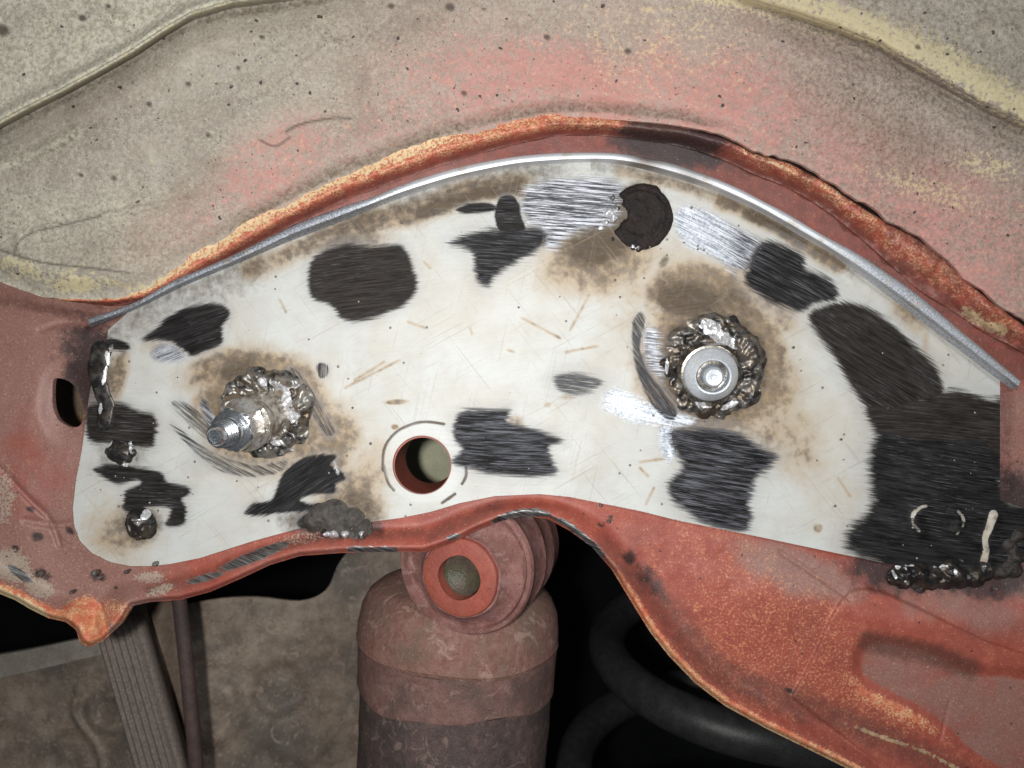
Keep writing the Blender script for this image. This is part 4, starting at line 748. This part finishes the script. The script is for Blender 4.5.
# strip welded on along the curved upper edge: its edge faces the camera
def edge_strip():
    U = cr(STRIP_UP, False, 8); Lo = cr([(x, y+1.5) for x, y in STRIP_LO], False, 8); n = len(U); co = []; ruf = []; burn = []
    for i in range(n):
        u, l = U[i], Lo[i]; n1 = 0.6*(float(vnoise(np.array([i*1.0]), np.array([0.]), 3, 44)[0])-.5); yy = -0.0055
        for (t, y) in [(-.02, 0.0022), (-.02, -0.0020), (0.0, yy+.0006), (0.09, yy), (0.30, yy-.0002+n1*.0004), (0.48, yy+.0001), (.57, yy+.0008), (.63, -0.0014), (.90, 0.0008)]:
            p = (u[0]+(l[0]-u[0])*t, u[1]+(l[1]-u[1])*t+n1*(.6 if t < .1 else 0)); co.append(W(p[0], p[1], y)); ruf.append(1-min(1, max(0, (u[0]-330)/110))*(1-.55*min(1, max(0, (u[0]-820)/60)))); burn.append(.8*math.exp(-((u[0]-648)/16)**2)+.5*math.exp(-((u[0]-690)/22)**2))
    m = 9; q = []
    for i in range(n-1):
        for k in range(m-1): a = i*m+k; q.append((a, a+1, a+m+1, a+m))
        a = i*m; q.append((a+m-1, a, a+m, a+2*m-1))
    tr = [(0, k+1, k) for k in range(1, m-1)]+[((n-1)*m, (n-1)*m+k, (n-1)*m+k+1) for k in range(1, m-1)]
    o = mesh_np('edge_strip', co, [tuple(reversed(f)) for f in q], EDGE, plate, {'ruf': np.array(ruf), 'burn': np.array(burn)}, tris=tr); crease(o, 40); return o
es = edge_strip()

# ------------------------------------------------------------------ weld beads: melted height fields
def weld(name, blobs, mat=WELD, flat=None, fn=None, step=0.8, sil=(), base=0.0, lump=0.35, seed=1, excl=None, parent=None, rough_sc=7):
    bl = np.array(blobs, float); pad = 4
    x0, y0 = (bl[:, :2]-bl[:, 2:3]).min(0)-pad; x1, y1 = (bl[:, :2]+bl[:, 2:3]).max(0)+pad
    nx = int((x1-x0)/step)+1; ny = int((y1-y0)/step)+1
    gx, gy = np.meshgrid(x0+np.arange(nx)*step, y0+np.arange(ny)*step); gx = gx.ravel(); gy = gy.ravel()
    wx = gx+3.4*(fbm(gx, gy, rough_sc*2.2, seed+5, 3)-.5)*2; wy = gy+3.4*(fbm(gx, gy, rough_sc*2.2, seed+9, 3)-.5)*2
    acc = np.zeros(gx.shape)
    for (cx, cy, r, h) in blobs:
        d = np.hypot(wx-cx, wy-cy)/r; b = 1.15*h*np.clip(1-d*d, 0, 1)**1.25; acc = np.where(b > 0, (acc**1.8+b**1.8)**(1/1.8), acc)
    hh = acc*(1+lump*(fbm(gx, gy, rough_sc*1.5, seed, 3)-.5)*2)
    if fn is not None: acc = fn(gx, gy); hh = acc
    if flat: hh = np.where(hh > flat, flat+(hh-flat)*.15, hh)
    y = base+0.0006-hh*S
    keep = acc > 0.12
    K = keep.reshape(ny, nx); cell = K[:-1, :-1] | K[1:, :-1] | K[:-1, 1:] | K[1:, 1:]
    idx = np.arange(nx*ny).reshape(ny, nx); q = np.stack([idx[:-1, :-1], idx[1:, :-1], idx[1:, 1:], idx[:-1, 1:]], -1)[cell]
    used = np.zeros(nx*ny, bool); used[q.ravel()] = True; rm = -np.ones(nx*ny, int); rm[used] = np.arange(used.sum()); q = rm[q]
    gx, gy, y = gx[used], gy[used], y[used]; k = S*(D+base)/D        # beads stand square on the sheet
    co = np.stack([(gx-512)*k, y, (384-gy)*k], -1)
    # closed underside
    n = len(gx); cb = co.copy(); cb[:, 1] = base+0.0012
    sl = np.zeros(n)
    for (cx, cy, rx, ry, a) in sil: sl = np.maximum(sl, 1.2*blob(gx, gy, cx, cy, rx, ry, a, .4))
    e = np.concatenate([q[:, [0, 1]], q[:, [1, 2]], q[:, [2, 3]], q[:, [3, 0]]]); key = np.sort(e, 1); key = key[:, 0].astype(np.int64)*n+key[:, 1]
    u, inv, cnt = np.unique(key, return_inverse=True, return_counts=True); be = e[cnt[inv] == 1]
    rq = np.stack([be[:, 1], be[:, 0], be[:, 0]+n, be[:, 1]+n], -1)
    return mesh_np(name, np.concatenate([co, cb]), np.concatenate([q, rq]), mat, parent if parent is not None else plate, {'sil': np.concatenate([sl, sl])})
def ring(cx, cy, R, r, h, n, seed, squash=1.0, jit=.25, a0=0, a1=360):
    rr = random.Random(seed); out = []
    for i in range(n):
        a = math.radians(a0+(a1-a0)*i/max(1, (n if a1-a0 == 360 else n-1))); k = 1+rr.uniform(-jit, jit)*.4; s = 1+rr.uniform(-jit, jit)
        out.append((cx+R*k*math.cos(a), cy+R*k*squash*math.sin(a), r*s, h*(1+rr.uniform(-jit, jit))))
    return out
# big ring weld round the right-hand stud: one fused, lumpy run
def ring_fn(cx, cy, R, w, H, seed, bias=(0, 0), extra=()):
    def f(x, y):
        a = np.arctan2(y-cy, x-cx); r = np.hypot(x-cx, y-cy)
        n = fbm(x, y, 15, seed, 3); m = fbm(x+50, y, 9, seed+3, 3); Rr = R+5*(fbm(x, y, 26, seed+7, 2)-.5)*2
        rip = 0.08*np.sin(22*a+6*fbm(x, y, 20, seed+9, 2)+r/3.0)
        k = 1+bias[0]*np.cos(a)+bias[1]*np.sin(a)
        h = H*k*np.exp(-(np.abs((r-Rr)/w))**2.6)*(0.30+1.35*n**1.3+0.5*(m-.5)+rip)
        for (ex, ey, er, eh) in extra:
            d = np.hypot(x-ex+3*(m-.5), y-ey+3*(n-.5))/er; h = np.maximum(h, 0)+eh*np.clip(1-d*d, 0, 1)**1.1
        return np.maximum(h-0.5, 0)
    return f
weld('weld_bead', [(711, 366, 66, 1)], WELD_RING, fn=ring_fn(711, 366, 38, 15, 8.5, 611, (.05, -.15), [(748, 352, 13, 4), (735, 316, 11, 3), (752, 396, 12, 4), (675, 336, 10, 3), (672, 368, 10, 3), (703, 412, 9, 3)]),
     sil=[(710, 329, 12, 8, 20), (723, 341, 14, 7, 38), (698, 345, 7, 3, -30), (698, 402, 9, 3, 38), (729, 405, 9, 3, -25), (666, 366, 1.6, 8, 0)], seed=21)
# left ring weld, heavier on its right side
weld('weld_bead', [(268, 410, 62, 1)], m_weld('silvery weld metal', 0.2, 0.4), fn=ring_fn(266, 411, 32, 14, 11, 633, (.30, 0), [(284, 380, 11, 4), (299, 424, 11, 5), (286, 438, 10, 4), (230, 380, 12, 2), (288, 404, 13, 4)]),
     sil=[(283, 388, 12, 4, 35), (289, 400, 8, 5, 60), (294, 414, 9, 6, 30), (276, 412, 6, 4, 0), (265, 382, 5, 4, 0), (279, 442, 6, 3, 0)], seed=33)
# plug weld near the top, a dark burnt disc with a bright lip
weld('plug_weld', [(640, 215, 31, 3.6), (636, 232, 16, 3.2), (632, 200, 14, 3.5)]+ring(641, 215, 24, 7, 4.2, 22, 11, 1.08, .08), m_rusty('burnt scale', (0.007, 0.006, 0.006), (0.026, 0.016, 0.013), (0.009, 0.008, 0.007), 0.42, 1.4, 0.9), seed=41, lump=.22, rough_sc=7, fn=lambda x, y: np.maximum(0, 4.2*sst(36, 27, np.hypot(x-641, (y-216)/1.06)+4*(fbm(x, y, 12, 811)-.5))*(.75+.4*fbm(x, y, 9, 812)) + 1.6*np.exp(-((np.hypot(x-641, y-216)-24+3*fbm(x, y, 16, 813))/3.0)**2) + 1.0*np.exp(-((np.hypot(x-634, y-214)-12)/3.0)**2) - 0.25 - 5*blob(x+2*(fbm(x, y, 6, 815)-.5)*4, y, 611, 212, 15, 17, 0, .25)))
weld('weld_bead', [(609, 212, 6, 4.5), (613, 218, 5, 5), (606, 222, 5, 4), (617, 209, 3.5, 4), (601, 228, 5, 3), (612, 197, 4, 4), (616, 204, 3, 3)], WELD, sil=[(610, 214, 8, 8, 0), (602, 226, 8, 4, 0)], seed=45, rough_sc=4)
weld('weld_bead', [(625, 240, 4, 3), (632, 246, 5, 3), (640, 247, 6, 2.5), (614, 238, 3, 3), (619, 233, 3, 3)], WELD_DARK, sil=[(634, 246, 5, 2, 0)], seed=46)
# long ground weld on the left edge
weld('weld_bead', [(102-3*math.sin(i/3.0), 352+i*4.2, 11.5-0.2*i, 4.2) for i in range(18)], m_weld('ground weld bar', .97, .1), flat=2.2, sil=[(108, 358, 2, 7, -10), (105, 376, 1.6, 9, 10), (101, 408, 1.6, 5, 5)], seed=51, lump=.4)
# small bead under it
weld('weld_bead', [(116, 452, 12, 4), (124, 455, 10, 3.5), (129, 444, 4, 4), (132, 454, 4, 3.6), (107, 450, 5, 3.2), (122, 464, 5, 3)], WELD_DARK, sil=[(131, 446, 2, 6, 0), (109, 444, 2.5, 5, 30), (127, 465, 3, 2, 0)], seed=55)
# shiny round bead low on the left
weld('weld_bead', [(141, 524, 16, 9), (136, 519, 10, 8), (147, 530, 9, 8), (138, 534, 6, 8)], WELD_DARK, sil=[(147, 514, 3.5, 5, -20), (132, 527, 2, 3, 0)], seed=61, lump=.18)
# weld at the lower edge between plate and lip
weld('weld_bead', [(335, 511, 12, 5), (322, 516, 13, 5), (350, 520, 13, 5.5), (334, 524, 14, 5), (362, 530, 10, 5), (345, 532, 11, 4), (312, 523, 10, 4), (355, 540, 9, 4)], m_rusty('ground weld', (0.045, 0.04, 0.035), (0.09, 0.08, 0.07), (0.03, 0.027, 0.024), 0.4, 1.5, 0.7), seed=65, base=-0.0005, lump=.3)
weld('weld_bead', [(334, 534, 5, 7), (345, 533, 5, 7), (352, 528, 4, 7), (362, 536, 6, 7), (326, 533, 4, 6)], WELD, sil=[(340, 534, 16, 4, 0), (360, 530, 5, 4, 0)], seed=66, base=-0.0008)
weld('weld_bead', [(335, 468, 3, 3), (337, 473, 3, 3.5), (334, 463, 2.5, 3)], WELD, sil=[(336, 468, 6, 8, 0)], seed=67)
# weld cluster at the lower right corner
weld('weld_bead', [(905, 576, 13, 8), (918, 573, 12, 9), (896, 578, 8, 7), (932, 578, 12, 7), (946, 577, 12, 7), (960, 577, 12, 7), (974, 576, 12, 6.5), (986, 570, 11, 6), (922, 584, 9, 5), (952, 570, 10, 8)], WELD_DARK, sil=[(898, 566, 2, 3, 20), (909, 565, 4, 1.2, 0), (939, 566, 7, 1.2, -8), (951, 570, 1.5, 3, 20), (893, 574, 1.2, 4, 0)], seed=71, lump=.55, rough_sc=5)
weld('weld_bead', [(1010, 545, 10, 5), (1014, 556, 10, 6), (1008, 567, 10, 6), (1018, 535, 8, 5), (1002, 572, 8, 5), (1016, 570, 8, 5)], m_rusty('scorched weld', (0.02, 0.018, 0.017), (0.06, 0.05, 0.045), (0.03, 0.026, 0.024), 0.4, 1.5, 0.7), seed=76, lump=.5)
# spatter round the small corner beads
def spatter():
    co = []; q = []; rr = random.Random(7)
    spots = [(rr.gauss(700, 90), rr.gauss(330, 70)) for _ in range(26)]+[(rr.gauss(640, 40), rr.gauss(240, 16)) for _ in range(18)]+[(rr.gauss(250, 70), rr.gauss(430, 50)) for _ in range(22)]+[(rr.gauss(130, 26), rr.gauss(480, 40)) for _ in range(14)]+[(rr.gauss(920, 50), rr.gauss(520, 40)) for _ in range(18)]+[(rr.uniform(280, 900), rr.uniform(270, 480)) for _ in range(14)]
    X = np.array([s[0] for s in spots]); Y = np.array([s[1] for s in spots]); ok = sdf(X, Y, plate_outline) > 8
    for (px, py), k in zip(spots, ok):
        if not k or math.hypot(px-422, py-465) < 34: continue
        r = S*rr.uniform(.6, 1.5); x, _, z = W(px, py, 0); b = len(co)
        for j in range(1, 4):
            t = math.pi*j/4-.0
            for i in range(8): a = 2*math.pi*i/8; co.append((x+r*math.sin(t)*math.cos(a), -r*math.cos(t)*-1*-1*.8-0.0002, z+r*math.sin(t)*math.sin(a)))
        for j in range(2):
            for i in range(8): q.append((b+j*8+i, b+(j+1)*8+i, b+(j+1)*8+(i+1) % 8, b+j*8+(i+1) % 8))
        q.append((b, b+1, b+2, b+3)); q.append((b+3, b+4, b+5, b+6)); q.append((b+6, b+7, b, b+3))
    o = mesh_np('weld_spatter', co, q, m_weld('spatter', 0.3, .3), plate); o['kind'] = 'stuff'; return o
spatter()
# spatter balls stuck to the red bracket
k = 0
for (px, py, r) in [(97, 572, 3.2), (42, 573, 3), (157, 563, 2.6), (128, 571, 2), (74, 591, 2), (101, 577, 1.6), (608, 521, 1.8), (600, 505, 1.6), (994, 588, 1.6), (960, 560, 1.4)]:
    x, _, z = W(px, py, 0)
    lathe('spatter_ball', (x, 0.0012 if py > 540 else 0.001, z), (0, -1, 0), [(r*S*.7, 0), (r*S, r*S*.8+.0022), (r*S*.8, r*S*1.5+.0022), (r*S*.3, r*S*1.9+.0022)], WELD, 10, parent=bracket)

# ================================================================== STUDS AND NUTS
def hexring(r, h, n): return (r, h)
def stud_nut(name, base, tip, label, hexR, L_hex, h0, cap_r, cap_h, bolt_r, hollow=False, rot=0.2):
    base = Vector(base); tip = Vector(tip); d = (tip-base); L = d.length; d.normalize(); e = empty(name, base); tag(e, label, 'nut and stud')
    n = 96; M = frame_of(d)
    def part(nm, prof, mat, hx=None):
        co = []; q = []
        for (r, h, hexed) in prof:
            for k in range(n):
                a = 2*math.pi*k/n; rad = r
                if hexed:
                    b = ((a+rot) % (math.pi/3))-math.pi/6; flat = hexed*math.cos(math.pi/6)/math.cos(b); rad = min(r, flat)
                co.append(tuple(M @ Vector((rad*math.cos(a), rad*math.sin(a), h))))
        m = len(prof)
        for i in range(m-1):
            for k in range(n): k2 = (k+1) % n; q.append((i*n+k, i*n+k2, (i+1)*n+k2, (i+1)*n+k))
        tr = []
        for (i, sgn) in ((0, 1), (m-1, -1)):
            if prof[i][0] > 1e-5:
                co.append(tuple(M @ Vector((0, 0, prof[i][1])))); c = len(co)-1
                for k in range(n):
                    k2 = (k+1) % n; tr.append((c, i*n+k2, i*n+k) if sgn > 0 else (c, i*n+k, i*n+k2))
        o = mesh_np(nm, co, q, mat, e, tris=tr or None); crease(o, 28); return o
    return e, part, L
# left: base collar, hex nut, threaded stud reaching towards the camera
e, part, L = stud_nut('stud_bolt', W(263, 417, 0.0), W(214.5, 437.5, -0.040), 'left-hand silver stud and hex nut sticking out of lumpy weld', 0, 0, 0, 0, 0, 0, rot=.35)
HX = .0086
part('collar', [(.0108, -.001, 0), (.0102, .006, 0), (.0092, .0085, 0), (.0086, .0100, 0), (.0086, .0135, 0), (.0102, .0138, 0), (.0104, .0158, 0), (.0100, .0166, 0)], m_steel('sooty steel', (0.62, 0.59, 0.54), 0.32, .8, .2, None, .4, (.26, .22, .17)))
part('nut', [(.0076, .0165, HX), (.0090, .0172, HX), (.0090, .0262, HX), (.0083, .0272, HX), (.0076, .0278, HX), (.0072, .0280, 0), (.0040, .0280, 0)], STEEL)
th = []; h = .026
while h < L-.004: th += [(.0050, h, 0), (.0062, h+.0005, 0), (.0062, h+.0008, 0), (.0050, h+.0013, 0)]; h += .0015
th = [(r*(.86-.20*(hh-.03)/.012), hh, 0) for r, hh, _ in th if hh > .0315]
part('stud', [(.0056, .0275, 0), (.0055, .0295, 0), (.0052, .0308, 0)]+th+[(.0036, L-.0045, 0), (.0033, L-.001, 0), (.0027, L, 0), (.0021, L+.0001, 0), (.0018, L-.0005, 0), (.0010, L-.0005, 0), (.0005, L+.0002, 0)], STEEL)
# right: looked at almost end on
e, part, L = stud_nut('stud_bolt', W(707, 371, 0.0), W(714, 377.5, -0.0190), 'right-hand silver stud in a round barrel nut seen end on inside a dark weld ring', 0, 0, 0, 0, 0, 0, rot=.1)
HX = .0133
part('nut', [(.0125, -.001, HX), (.0128, .006, HX), (.0126, .0085, HX), (.0112, .0098, HX), (.0104, .0100, 0)], m_steel('scorched nut steel', (0.30, 0.28, 0.25), 0.3, .9, .2, None, .4, (.08, .07, .06)))
part('barrel', [(.0104, .0090, 0), (.0103, .0112, 0), (.0098, .0124, 0), (.0080, .0150, 0), (.0068, .0168, 0), (.0062, .0165, 0), (.0060, .0095, 0), (.0042, .0093, 0)], m_steel('satin zinc', (0.80, 0.85, 0.90), 0.36, 0.45, 0.5, None, 0.3, (0.6, 0.65, 0.72)))
part('stud', [(.0042, .0090, 0), (.0042, .0140, 0), (.0041, .0150, 0), (.0040, .0175, 0), (.0037, L-.0006, 0), (.0030, L, 0), (.0012, L-.0001, 0), (.0009, L-.0008, 0), (.0001, L-.0009, 0)], m_steel('satin stud', (0.70, 0.74, 0.78), 0.4, 0.6, 0.5, None, 0.3, (0.5, 0.54, 0.6)))
